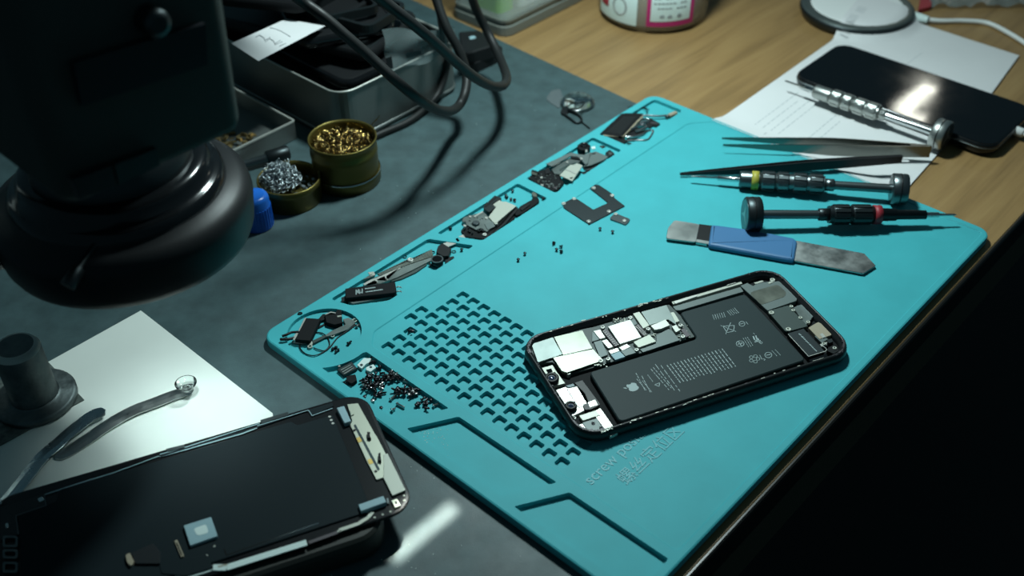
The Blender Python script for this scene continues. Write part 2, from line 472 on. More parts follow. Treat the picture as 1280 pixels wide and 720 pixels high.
# ------------------------------------------------------------------ opened phone on the mat
PH = (90.2, 410.5); PA = 0.3949
ph = thing('opened_phone', 'opened black smartphone showing its L-shaped battery and silver board shields', 'phone', (PH[0], PH[1], MZ))
def phr(ins, z, flat=False, r=13.0):
    p = rrect(PH[0], PH[1], 158 - 2 * ins, 77.8 - 2 * ins, r - ins, PA, 10)
    return p if flat else [(x, y, z) for x, y in p]
z0 = MZ
b = MB()
b.loft([phr(4.0, z0), phr(1.6, z0 + .4), phr(.4, z0 + 1.7), phr(0, z0 + 3.6), phr(.2, z0 + 5.6), phr(.9, z0 + 7.2), phr(1.6, z0 + 7.6),
        phr(2.3, z0 + 7.3), phr(2.5, z0 + 6.2), phr(3.6, z0 + 5.9), phr(3.9, z0 + 3.0)], True, False, True)
b.build('housing', Mt['phone_frame'], ph)
b = MB(); b.loft([phr(3.7, z0 + 2.4), phr(3.7, z0 + 3.0)]); b.build('cavity_floor', Mt['black_matte'], ph)
FZ = z0 + 3.0
K1 = crop(640, 330, 2.977); K2 = crop(640, 390, 4.235); K3 = crop(740, 360, 6.0); K4 = crop(880, 330, 5.537); K5 = crop(740, 420, 5.818)
def part(name, k, pts, za, zb, m, parent, r=0.0, ch=.15, label=None):
    poly = tr(k, pts, zb)
    if r: poly = rnd(poly, r, 3)
    bb = MB(); bb.prism(poly, za, zb, ch)
    o = bb.build(name, m, parent)
    if label: o['label'] = label
    return o
def stud(name, k, xy, r, za, zb, m, parent, hole=True):
    x, y = XY(*k(*xy), zb); bb = MB()
    if hole: bb.lathe([(0, r), (zb - za, r), (zb - za + .12, r * .85), (zb - za + .12, r * .45), (zb - za - .35, r * .38)], (x, y, za), n=12)
    else: bb.lathe([(0, r), (zb - za - .15, r), (zb - za, r * .8)], (x, y, za), n=12)
    return bb.build(name, m, parent)
bz = z0 + 6.0
bat = part('battery', K1, [(287, 402), (690, 277), (624, 180), (866, 110), (1094, 356), (402, 588)], FZ, bz, Mt['battery'], ph, 2.6, .5, 'dark L-shaped battery with pale printing')
# printing on the battery
b = MB()
def pr(k, pts, w_=.28): b.stroke(tr(k, pts, bz), w_, bz + .005, .03)
def rows(k, A, B, C, n, w_, dash=5, fill=.72):
    """n printed rows, each running from the A-C side; A->B steps, A->C row direction"""
    for i in range(n):
        f = i / max(n - 1, 1)
        x0, y0 = A[0] + (B[0] - A[0]) * f, A[1] + (B[1] - A[1]) * f
        t = 0.0
        while t < .97:
            L = random.uniform(.06, .22); e = min(t + L, 1.0)
            pr(k, [(x0 + (C[0] - A[0]) * t, y0 + (C[1] - A[1]) * t), (x0 + (C[0] - A[0]) * e, y0 + (C[1] - A[1]) * e)], w_)
            t = e + random.uniform(.03, .06)
rows(K5, (545, 212), (945, 92), (645, 342), 17, .42)
rows(K5, (460, 205), (500, 212), (600, 395), 2, .3); rows(K5, (428, 240), (445, 228), (560, 392), 2, .3)
rows(K5, (405, 282), (405, 282), (445, 335), 1, .3)
rows(K5, (320, 270), (362, 290), (385, 395), 2, .3); rows(K5, (325, 312), (365, 325), (395, 395), 2, .28)
pr(K5, [(455, 355), (492, 340), (488, 366), (455, 355)], .3)
rows(K4, (60, 352), (135, 335), (72, 385), 6, .3); rows(K4, (160, 325), (210, 305), (190, 358), 5, .28)
pr(K4, [(130, 430), (210, 425), (205, 465), (160, 475), (130, 430)], .3); pr(K4, [(115, 425), (222, 468)], .3); pr(K4, [(185, 405), (150, 485)], .3)
def cring(k, c, rx, ry, w_=.3, n=14):
    pr(k, [(c[0] + rx * cos(2 * pi * i / n), c[1] + ry * sin(2 * pi * i / n)) for i in range(n + 1)], w_)
cring(K4, (263, 414), 20, 17); pr(K4, [(252, 416), (274, 410)], .3); pr(K4, [(290, 400), (305, 418)], .25)
pr(K4, [(340, 500), (352, 528), (370, 528), (358, 495)], .7); pr(K4, [(372, 515), (388, 548)], .7); pr(K4, [(350, 540), (392, 530)], .6); pr(K4, [(340, 478), (352, 486)], .3); cring(K4, (395, 545), 9, 7, .25, 8)
cring(K4, (250, 552), 27, 20); pr(K4, [(232, 556), (268, 546)], .5); pr(K4, [(240, 540), (258, 566)], .5); rows(K4, (270, 512), (300, 505), (310, 575), 3, .25)
for i in range(5):
    cring(K4, (348 + 26 * cos(i * 1.257), 657 + 20 * sin(i * 1.257)), 13, 10, .25, 8)
pr(K4, [(385, 630), (402, 660)], .3); pr(K4, [(408, 655), (424, 660), (415, 668)], .3)
cring(K4, (445, 630), 24, 19); pr(K4, [(430, 632), (460, 626)], .4); rows(K4, (470, 600), (492, 592), (508, 640), 2, .25)
b.build('printed_text', Mt['print'], bat)
# printed emblem
b = MB()
cx, cy = K5(293, 371)
lobe = [(0, -.62), (.25, -.80), (.62, -.78), (.88, -.52), (.72, -.28), (.70, .05), (.95, .30), (.72, .78), (.45, 1.0), (.2, .9), (0, .88), (-.2, .9), (-.45, 1.0), (-.8, .7), (-1.0, .15), (-.95, -.4), (-.62, -.78), (-.25, -.80)]
ea = (cos(PA), sin(PA)); na = (-sin(PA), cos(PA))
c0 = XY(cx, cy, bz)
def emb(p): return (c0[0] + 3.0 * (p[1] * ea[0] + p[0] * na[0]), c0[1] + 3.0 * (p[1] * ea[1] + p[0] * na[1]))
b.prism([emb(q) for q in lobe], bz + .005, bz + .04)
b.prism([emb(q) for q in [(.02, -.92), (.08, -1.25), (.42, -1.5), (.36, -1.15)]], bz + .005, bz + .04)
b.build('printed_emblem', Mt['print'], bat)
# frame of black tape between battery and board
lz = z0 + 4.6
bd = part('logic_board', K1, [(60, 315), (150, 262), (300, 235), (585, 150), (640, 205), (690, 268), (470, 335), (205, 415), (150, 365), (85, 372)], FZ, lz, Mt['board'], ph, .6)
sh = [
    ('shield_plate', K1, [(72, 298), (152, 272), (188, 336), (96, 366)], 1.3, 'shield_dark'),
    ('shield_plate', K1, [(156, 271), (262, 246), (300, 314), (190, 339)], 1.5, 'shield'),
    ('shield_plate', K1, [(152, 348), (188, 340), (302, 316), (340, 358), (205, 404), (185, 398)], 1.5, 'shield'),
    ('shield_plate', K1, [(357, 232), (440, 206), (482, 272), (402, 298)], 1.6, 'bright'),
    ('shield_plate', K1, [(480, 178), (575, 152), (590, 180), (614, 228), (580, 206), (512, 228)], 1.5, 'shield_dark'),
    ('clip', K1, [(450, 184), (474, 177), (512, 228), (488, 240)], 1.4, 'white_metal'),
    ('clip', K1, [(584, 182), (602, 178), (624, 212), (606, 218)], 1.4, 'white_metal'),
    ('bracket', K3, [(440, 282), (552, 235), (585, 278), (520, 305), (470, 315)], 1.9, 'bright'),
    ('bracket', K3, [(310, 405), (430, 348), (482, 400), (350, 446)], 1.9, 'white_metal'),
    ('clip', K3, [(598, 288), (632, 275), (662, 315), (628, 332)], 1.6, 'bright'),
    ('clip', K3, [(202, 445), (262, 417), (290, 440), (228, 470)], 1.5, 'bright'),
    ('clip', K3, [(122, 470), (190, 447), (208, 472), (140, 495)], 1.5, 'bright'),
    ('clip', K3, [(10, 322), (62, 310), (102, 372), (58, 382)], 1.5, 'bright'),
    ('clip', K3, [(72, 395), (112, 384), (160, 440), (122, 452)], 1.5, 'bright'),
    ('flex_tape', K3, [(140, 498), (210, 474), (250, 515), (175, 540)], 1.3, 'pad'),
    ('flex_tape', K3, [(215, 472), (292, 444), (330, 485), (250, 510)], 1.3, 'board_grey'),
    ('flex_tape', K3, [(12, 405), (70, 390), (120, 500), (60, 522)], 1.1, 'board_grey'),
    ('flex_tape', K3, [(0, 330), (18, 325), (58, 385), (0, 402)], 1.0, 'board_grey'),
    ('connector', K3, [(75, 320), (110, 305), (205, 425), (170, 438)], 1.5, 'conn'),
    ('connector', K3, [(318, 285), (352, 272), (415, 345), (385, 360)], 1.5, 'conn'),
    ('flex_tape', K3, [(285, 240), (318, 228), (340, 270), (310, 285)], 1.2, 'board_grey'),
    ('logic_cover', K3, [(480, 355), (575, 305), (600, 320), (660, 390), (382, 482), (355, 455), (485, 400)], .8, 'board_grey'),
    ('connector', K3, [(665, 310), (695, 300), (740, 355), (705, 370)], 1.2, 'conn'),
    ('flex_tape', K3, [(545, 175), (590, 165), (620, 195), (580, 260)], 1.0, 'board')]
for n_, k_, p_, h_, m_ in sh:
    part(n_, k_, p_, lz, lz + h_, Mt[m_], bd, .3, .12)
# pin rows on the connectors
for A, B_ in (((85, 325), (180, 432)), ((95, 318), (195, 425)), ((330, 290), (395, 355)), ((342, 282), (405, 348))):
    b = MB()
    for i in range(9):
        f = i / 8; x, y = XY(*K3(A[0] + (B_[0] - A[0]) * f, A[1] + (B_[1] - A[1]) * f), lz + 1.6)
        b.box((x, y, lz + 1.6), (.5, .35, .25), PA)
    b.build('pin_row', Mt['white_metal'], bd)
for xy in ((288, 220), (80, 293), (422, 305), (335, 461), (122, 530), (67, 546), (665, 278), (683, 362)):
    stud('board_screw', K3, xy, 1.25, lz, lz + 1.7, Mt['bright'], bd)
b = MB()
for i in range(70):
    x, y = random.choice([(random.uniform(640, 730), random.uniform(270, 370)), (random.uniform(150, 250), random.uniform(225, 260)), (random.uniform(420, 480), random.uniform(340, 360)), (random.uniform(20, 120), random.uniform(545, 590))])
    q = XY(*K3(x, y), lz + .7); b.box((q[0], q[1], lz + .35), (random.uniform(.4, .9), random.uniform(.3, .6), .9), PA)
o = b.build('chip_components', Mt['white_metal'], bd); o['kind'] = 'stuff'
# black well between board and battery
# camera end
def strip(name, k, pts, za, zb, m, r=.3, label=None): return part(name, k, pts, za, zb, Mt[m], ph, r, .12, label)
cz = z0 + 5.2
strip('camera_plate', K2, [(150, 298), (215, 280), (238, 318), (282, 378), (205, 396), (170, 340)], FZ, cz - .6, 'white_metal')
strip('camera_plate', K2, [(215, 420), (285, 395), (330, 408), (385, 520), (312, 555), (262, 500)], FZ, cz - .4, 'bright')
strip('ribbed_flex', K2, [(292, 408), (345, 395), (400, 490), (352, 505)], cz - .6, cz - .1, 'steel')
for i in range(9):
    f = i / 9
    strip('rib', K2, [(292 + 60 * f, 406 + 98 * f), (345 + 56 * f, 393 + 97 * f), (347 + 56 * f, 398 + 97 * f), (294 + 60 * f, 411 + 98 * f)], cz - .15, cz + .05, 'bright', 0)
strip('flex_tape', K2, [(330, 375), (372, 360), (455, 470), (410, 490), (385, 430)], cz - .4, cz + .5, 'black')
strip('flex_tape', K2, [(282, 390), (325, 378), (335, 392), (300, 400)], cz - .4, cz + .2, 'gun_dark')
strip('speaker_module', K2, [(375, 490), (455, 468), (468, 490), (420, 515), (385, 518)], cz - .6, cz + .6, 'black', .8)
strip('foil', K2, [(400, 478), (440, 462), (455, 492), (412, 505)], cz + .6, cz + .8, 'bright', .4)
strip('white_bar', K2, [(425, 530), (468, 508), (560, 640), (520, 660)], FZ, cz - .6, 'bright')
strip('white_bar', K2, [(355, 548), (445, 520), (468, 545), (375, 575)], FZ, cz - .3, 'white_metal')
strip('grey_module', K2, [(372, 585), (450, 562), (495, 640), (420, 658)], FZ, cz - .5, 'board_grey')
strip('side_clip', K2, [(345, 600), (375, 590), (430, 660), (395, 655)], FZ, cz - .9, 'bright')
for xy in ((430, 588), (472, 612)): stud('dark_screw', K2, xy, .9, cz - .5, cz - .2, Mt['screw'], ph)
strip('sensor_block', K2, [(158, 302), (215, 288), (232, 316), (172, 335)], cz - .6, cz + .4, 'white_metal', .4)
strip('sensor_window', K2, [(178, 304), (208, 298), (216, 314), (190, 322)], cz + .4, cz + .6, 'glass_black')
for (xy, r_) in (((210, 350), 3.7), ((312, 498), 3.0)):
    x, y = XY(*K2(*xy), cz + 1)
    b = MB(); b.lathe([(0, r_), (cz + 1.6 - FZ, r_), (cz + 1.9 - FZ, r_ * .82), (cz + 1.9 - FZ, r_ * .6), (cz + 1.4 - FZ, r_ * .5)], (x, y, FZ), n=20)
    o = b.build('camera_barrel', Mt['black'], ph)
    b = MB(); b.lathe([(0, r_ * .5), (.15, r_ * .42), (.3, .05)], (x, y, cz + 1.35), n=16); b.build('lens', Mt['lens'], o)
for xy in ((100, 235), (300, 325), (355, 222), (470, 262), (330, 560), (440, 268)): stud('plate_screw', K2, xy, 1.0, FZ, cz + .1, Mt['bright'], ph)
# bottom end: speaker, haptic motor, port parts
sz = z0 + 5.6
sp = part('speaker', K4, [(252, 150), (300, 130), (340, 152), (372, 128), (520, 118), (645, 235), (640, 255), (440, 322)], FZ, sz, Mt['board_grey'], ph, .5)
part('speaker_label', K4, [(318, 205), (335, 190), (500, 142), (525, 152), (570, 195), (560, 225), (395, 283)], sz, sz + .12, Mt['shield'], sp, 1.5, .03, 'worn silver sticker')
tp = part('haptic_cover', K4, [(440, 325), (582, 285), (720, 430), (580, 468), (560, 462)], FZ, sz, Mt['board'], ph, .4)
hm = part('haptic_motor', K4, [(578, 480), (690, 446), (838, 605), (722, 645)], FZ, sz + .6, Mt['gun_dark'], ph, .5)
b = MB(); b.stroke(tr(K4, [(582, 486), (724, 640), (840, 604), (850, 590), (820, 565)], sz + .6), .32, sz + .61, .1); b.build('silver_edge', Mt['bright'], hm)
b = MB(); bz_keep = bz
for i in range(16):
    f = i / 15; b.stroke(tr(K4, [(655 + 118 * f, 484 + 118 * f), (663 + 118 * f, 482 + 118 * f + random.uniform(-2, 4))], sz + .6), .7, sz + .61, .03)
b.build('printed_text', Mt['print'], hm)
part('port_flex', K4, [(620, 300), (650, 285), (745, 380), (700, 430)], FZ, sz - .3, Mt['shield_dark'], ph, .3)
part('port_flex', K4, [(640, 290), (690, 275), (760, 360), (735, 385)], FZ, sz - .6, Mt['board_grey'], ph, .3)
part('port_plate', K4, [(722, 440), (790, 400), (850, 435), (885, 490), (800, 520), (770, 490)], FZ, sz - .2, Mt['tan'], ph, .4)
part('port_plate', K4, [(765, 498), (810, 480), (860, 520), (815, 545)], FZ, sz - .5, Mt['board_grey'], ph, .3)
part('dark_module', K4, [(850, 525), (885, 512), (895, 538), (865, 548)], FZ, sz - .2, Mt['gun_dark'], ph, .3)
part('silver_tab', K4, [(800, 485), (820, 476), (845, 505), (822, 512)], sz - .5, sz, Mt['bright'], ph, .2)
part('silver_tab', K4, [(800, 555), (855, 535), (850, 560), (815, 572)], FZ, sz, Mt['bright'], ph, .2)
part('silver_tab', K4, [(345, 128), (405, 112), (415, 122), (358, 138)], FZ, sz + .3, Mt['white_metal'], ph, .2)
part('silver_tab', K4, [(438, 128), (480, 110), (492, 118), (455, 138)], FZ, sz + .3, Mt['white_metal'], ph, .2)
part('black_module', K4, [(862, 575), (905, 555), (935, 600), (900, 622), (850, 600)], FZ, sz, Mt['black'], ph, .4)
part('black_module', K4, [(725, 660), (850, 620), (860, 640), (745, 680)], FZ, sz - .4, Mt['black_gloss'], ph, .4)
part('silver_tab', K4, [(752, 668), (828, 645), (832, 650), (758, 674)], sz - .4, sz - .3, Mt['white_metal'], ph, .1)
for xy in ((468, 335), (585, 450), (605, 292), (618, 318), (668, 370), (722, 400), (475, 108), (905, 580), (830, 550)):
    stud('module_screw', K4, xy, 1.5 if xy[0] < 600 else 1.1, sz - .6, sz + .35, Mt['white_metal'], ph)
b = MB(); 
# side rails: flex and antenna strips along the far long side
part('side_flex', K1, [(590, 135), (640, 118), (850, 62), (858, 72), (600, 150)], FZ, sz - .3, Mt['white_metal'], ph, .3)
part('side_flex', K1, [(598, 158), (850, 85), (862, 102), (628, 172), (610, 172)], FZ, sz - .6, Mt['board_grey'], ph, .3)
part('side_clip', K1, [(600, 140), (640, 126), (690, 112), (690, 120), (608, 148)], sz - .3, sz + .1, Mt['bright'], ph, .2)
part('side_clip', K1, [(795, 72), (832, 62), (834, 70), (800, 80)], sz - .3, sz + .2, Mt['bright'], ph, .2)
# torn adhesive and shiny crumbs along the rim
rim = phr(2.0, 0, True); 
b = MB()
for i in range(230):
    k = random.randrange(len(rim)); f = random.random()
    a_, c_ = rim[k], rim[(k + 1) % len(rim)]
    x = a_[0] + (c_[0] - a_[0]) * f + random.uniform(-.35, .35); y = a_[1] + (c_[1] - a_[1]) * f + random.uniform(-.35, .35)
    b.box((x, y, z0 + 7.35), (random.uniform(.5, 2.0), random.uniform(.2, .5), random.uniform(.1, .4)), PA + random.choice((0, 0, 0, pi / 2)) + random.uniform(-.2, .2))
o = b.build('rim_adhesive', Mt['conn'], ph); o['kind'] = 'stuff'
b = MB()
for i in range(60):
    f = random.random(); x, y = K1(335 + 430 * f * f, 622 - 143 * f * f + random.uniform(-4, 4)) if i < 26 else (K1(640 + 470 * f, 520 - 157 * f + random.uniform(-3, 3)) if i < 36 else K1(90 + 490 * f, 262 - 138 * f + random.uniform(-5, 5)))
    q = XY(x, y, z0 + 7.6); b.box((q[0], q[1], z0 + 7.45), (random.uniform(.5, 2.4), random.uniform(.25, .5), .3), PA)
o = b.build('rim_crumbs', Mt['white_metal'], ph); o['kind'] = 'stuff'

# ------------------------------------------------------------------ detached display in the foreground
D1 = crop(200, 470, 2.88); D3 = crop(160, 600, 6.0); D4 = crop(0, 560, 4.5); D5 = crop(400, 480, 4.0); D2 = crop(0, 370, 2.056)
DZ = 17.0
DA = 0.398
# right short side and top long side fix the outline
tl, trc, br = XY(0, 625, DZ), XY(452, 491.5, DZ), XY(514, 640, DZ)
ux = Vector((cos(DA), sin(DA))); uy = Vector((-sin(DA), cos(DA)))
rx = max(Vector(XY(485, 562, DZ)).dot(ux), 0) if False else Vector(XY(488.5, 562, DZ)).dot(ux)
ty = Vector(XY(220, 557, DZ)).dot(uy)
by = Vector(XY(405, 672, DZ)).dot(uy)
DW, DH = rx - Vector(XY(-14, 660, DZ)).dot(ux), ty - by
dc = ux * (rx - DW / 2) + uy * ((ty + by) / 2)
disp = thing('phone_display', 'detached phone display lying face down with its dark foil back showing', 'display', (dc.x, dc.y, DZ - 2.4))
def dr(ins, z, flat=False):
    p = rrect(dc.x, dc.y, DW - 2 * ins, DH - 2 * ins, 11.5 - ins, DA, 9)
    return p if flat else [(x, y, z) for x, y in p]
b = MB(); b.loft([dr(1.4, DZ - 2.4), dr(.4, DZ - 2.0), dr(0, DZ - 1.2), dr(.2, DZ - .5), dr(.7, DZ - .3), dr(1.6, DZ - .25)], True, True, False)
b.build('bezel', Mt['lcd_edge'], disp)
def dp(name, k, pts, h0, h1, m, r=.4, ch=.12, label=None, parent=disp):
    return part(name, k, pts, DZ + h0, DZ + h1, Mt[m], parent, r, ch, label)
def dloc(x, y): return (dc.x + ux.x * x + uy.x * y, dc.y + ux.y * x + uy.y * y)
b = MB(); b.prism(rnd([dloc(*q) for q in [(-DW / 2 + 11, -DH / 2 + 5.5), (DW / 2 - 21, -DH / 2 + 5.5), (DW / 2 - 18.7, -DH / 2 + 12), (DW / 2 - 18.7, DH / 2 - 10), (DW / 2 - 36, DH / 2 - 10), (DW / 2 - 38, DH / 2 - 6.4), (-DW / 2 + 30, DH / 2 - 6.4), (-DW / 2 + 28, DH / 2 - 13), (-DW / 2 + 12, DH / 2 - 13)]], 1.2), DZ - .3, DZ + .55, .3)
foil = b.build('back_foil', Mt['lcd_back'], disp)
dp('edge_flex', D1, [(0, 282), (80, 262), (350, 180), (540, 120), (620, 95), (625, 108), (545, 142), (532, 124), (350, 186), (0, 292)], -.3, .45, 'lcd_back')
b = MB(); b.stroke(tr(D1, [(0, 292), (90, 268), (300, 208), (350, 188)], DZ), .7, DZ + .3, .1); b.stroke(tr(D1, [(0, 284), (90, 259), (360, 172)], DZ), .45, DZ + .3, .1)
b.stroke(tr(D1, [(350, 182), (535, 125), (548, 145), (622, 118)], DZ), .35, DZ + .35, .12)
b.stroke(tr(D4, [(255, 264), (450, 200), (640, 142), (895, 48)], DZ), .5, DZ + .3, .1)
b.build('edging_glint', Mt['pad'], disp)  # display edging with its glint painted in as pale blue-grey lines
dp('edge_clip', D1, [(360, 158), (460, 128), (466, 140), (368, 170)], -.3, .7, 'gun_dark')
dp('edge_clip', D1, [(20, 262), (85, 246), (90, 256), (28, 272)], -.3, .7, 'gun_dark')
# bright bracket at the short side
brk = dp('metal_bracket', D5, [(135, 100), (190, 95), (275, 248), (285, 262), (330, 348), (428, 530), (362, 558), (316, 468), (282, 480), (230, 380), (150, 205), (160, 185)], -.3, .6, 'bracket', .5, .2, 'bright metal bracket')
dp('raised_plate', D5, [(318, 352), (338, 346), (428, 530), (362, 558), (318, 470)], .6, .9, 'white_metal', .4, .1, None, brk)
dp('groove', D5, [(168, 205), (178, 200), (300, 425), (290, 432)], .6, .85, 'chrome', .3, .08, None, brk)
dp('amber_spot', D5, [(180, 270), (200, 262), (212, 285), (192, 294)], .6, .72, 'gold', .4, .03, None, brk)
dp('amber_spot', D5, [(236, 378), (256, 372), (268, 396), (246, 402)], .6, .72, 'gold', .4, .03, None, brk)
for pts in ([(235, 238), (250, 240), (246, 262), (255, 270), (238, 268)], [(292, 345), (302, 342), (298, 370), (306, 385), (290, 378)]):
    dp('black_clip', D5, pts, .6, 2.0, 'black', .1, .1, None, brk)
for xy in ((172, 232), (279, 437)): 
    x, y = XY(*D5(*xy), DZ + .6); b = MB(); b.lathe([(0, .7), (.25, .7)], (x, y, DZ + .55), n=10); b.build('pin_hole', Mt['black'], brk)
dp('grey_module', D5, [(82, 118), (120, 108), (155, 185), (122, 196)], -.3, 2.2, 'pad', .3, .25)
dp('grey_module', D5, [(190, 602), (316, 558), (332, 590), (204, 636)], -.3, 2.2, 'pad', .3, .25)
dp('silver_tab', D5, [(355, 582), (385, 572), (405, 606), (375, 618)], -.3, .9, 'bracket', .3)
dp('dark_tab', D5, [(372, 588), (384, 584), (390, 598), (378, 602)], .9, 1.0, 'black', .1, .03)
dp('silver_tab', D5, [(332, 570), (342, 568), (345, 595), (335, 598)], -.3, .8, 'gunmetal', .2)
dp('gold_tab', D5, [(148, 132), (165, 125), (170, 150), (155, 158)], .6, 1.2, 'bracket', .2, .1, None, brk)
for xy in ((48, 163), (56, 180), (64, 196)): stud('contact_dot', D5, xy, .8, DZ + .5, DZ + .7, Mt['bright'], disp, False)
for xy in ((420, 557), (422, 580), (352, 637), (313, 652), (273, 667)): stud('contact_dot', D5, xy, .55, DZ - .3, DZ - .05, Mt['white_metal'], disp, False)
# white antenna strips along the near long edge
b = MB(); b.stroke(tr(D1, [(765, 490), (750, 510), (715, 532), (645, 556), (645, 562)], DZ), 1.7, DZ - .25, .5); b.build('white_strip', Mt['white_metal'], disp)
b = MB(); b.stroke(tr(D1, [(528, 600), (240, 690), (190, 690), (90, 722), (-20, 760)], DZ), 3.0, DZ - .25, .5); b.build('white_strip', Mt['pale_label'], disp)
b = MB(); b.stroke(tr(D1, [(640, 562), (535, 600)], DZ), 1.6, DZ - .25, .3); b.build('foil_gap', Mt['conn'], disp)
b = MB(); b.stroke(tr(D1, [(572, 533), (420, 585), (240, 648), (232, 625)], DZ), .55, DZ + .5, .12); b.build('silver_line', Mt['chrome'], disp)
# centre connector block
dp('connector_shield', D3, [(415, 340), (622, 275), (672, 420), (465, 492)], .4, 2.0, 'pad', .4, .2, 'blue-grey square shield')
dp('worn_spot', D3, [(490, 365), (585, 330), (605, 395), (520, 418)], 2.0, 2.06, 'pale_label', 1.2, .02)
dp('flex_connector', D3, [(345, 455), (368, 445), (420, 568), (396, 578)], .4, 1.6, 'tan', .4, .15)
dp('flex_connector_slot', D3, [(360, 470), (368, 467), (408, 560), (400, 565)], 1.6, 1.7, 'black', .1, .03)
dp('flex_cable', D3, [(205, 490), (340, 460), (400, 590), (590, 560), (640, 655), (430, 720), (250, 700)], .4, .9, 'lcd_back', .6)
dp('flex_cable', D4, [(740, 590), (860, 535), (900, 580), (900, 650), (760, 650)], .4, 1.5, 'flex', .6)
dp('round_port', D4, [(705, 600), (730, 588), (755, 640), (735, 665), (712, 640)], .4, 1.8, 'tan', .8)
for xy, r_ in (((648, 495), .55), ((590, 563), .5)): stud('contact_dot', D3, xy, r_, DZ + .5, DZ + .7, Mt['white_metal'], disp, False)
dp('gold_mark', D3, [(672, 645), (742, 628), (744, 636), (676, 654)], -.25, .4, 'tan', .1, .05)
# earpiece end
dp('end_plate', D4, [(0, 330), (240, 262), (262, 325), (92, 385), (110, 480), (0, 520)], -.3, .6, 'flex', .4)
b = MB(); b.stroke(tr(D4, [(250, 265), (262, 328), (92, 385), (106, 490)], DZ), .3, DZ + .6, .08); b.build('silver_line', Mt['gunmetal'], disp)
for pts in ([(210, 285), (235, 272), (250, 290), (222, 302)], [(0, 295), (10, 290), (8, 312), (0, 315)], [(28, 425), (45, 420), (48, 445), (32, 448)]):
    dp('silver_tab', D4, pts, .5, 1.0, 'chrome', .2)
for cy, hh in ((535, 32), (605, 26), (680, 30)):
    b = MB(); o_ = tr(D4, rrect(62, cy, 84, hh * 2, 12, 0, 3), DZ); i_ = tr(D4, rrect(62, cy, 60, hh * 2 - 24, 8, 0, 3), DZ)
    b.ring(o_, i_, DZ - .2, DZ + 1.2); b.build('module_frame', Mt['gunmetal'], disp)
# dark slab the display rests on
sl = MB(); sp_ = [ST(0, 0)]
s0 = [XY(484, 640, 8), XY(481, 676, 8), XY(452, 716, 8)]
sc_ = ux * (Vector(XY(483, 655, 10)).dot(ux) - 66) + uy * (dc.dot(uy) - 10)
sl.loft([[(x, y, z) for x, y in rrect(sc_.x, sc_.y, 132 - 2 * i_, 70 - 2 * i_, 14 - i_, DA, 8)] for i_, z in ((2, 0), (.4, 1.2), (0, 4), (0, 11), (.5, 13.4), (2, DZ - 2.4))])
one('support_slab', sl, Mt['slab'], 'dark rounded slab underneath the detached phone display', 'slab', origin=(sc_.x, sc_.y, 0))

# ------------------------------------------------------------------ tools on the right
def frame_on(a, b_):
    """turn (distance, radius) profiles into geometry along the line a->b"""
    a = Vector(a); d = (Vector(b_) - a); return a, d.normalized(), d.length
def seg(mb, o, ax, prof, n=20, smooth=True): mb.lathe(prof, o, ax, n, smooth)
def ribs(mb, o, ax, d0, d1, r, k=10, h=.45, wd=1.3):
    ax = Vector(ax); t = Vector((0, 0, 1)); x = t.cross(ax).normalized(); y = ax.cross(x)
    for i in range(k):
        a = 2 * pi * i / k; n_ = x * cos(a) + y * sin(a); tg = ax.cross(n_)
        rings = []
        for d, hh in ((d0, -.2), (d0 + .5, h), (d1 - .5, h), (d1, -.2)):
            c = Vector(o) + ax * d
            rings.append([tuple(c + n_ * (r - .3) - tg * wd / 2), tuple(c + n_ * (r + hh) - tg * wd / 2), tuple(c + n_ * (r + hh) + tg * wd / 2), tuple(c + n_ * (r - .3) + tg * wd / 2)])
        mb.loft(rings)
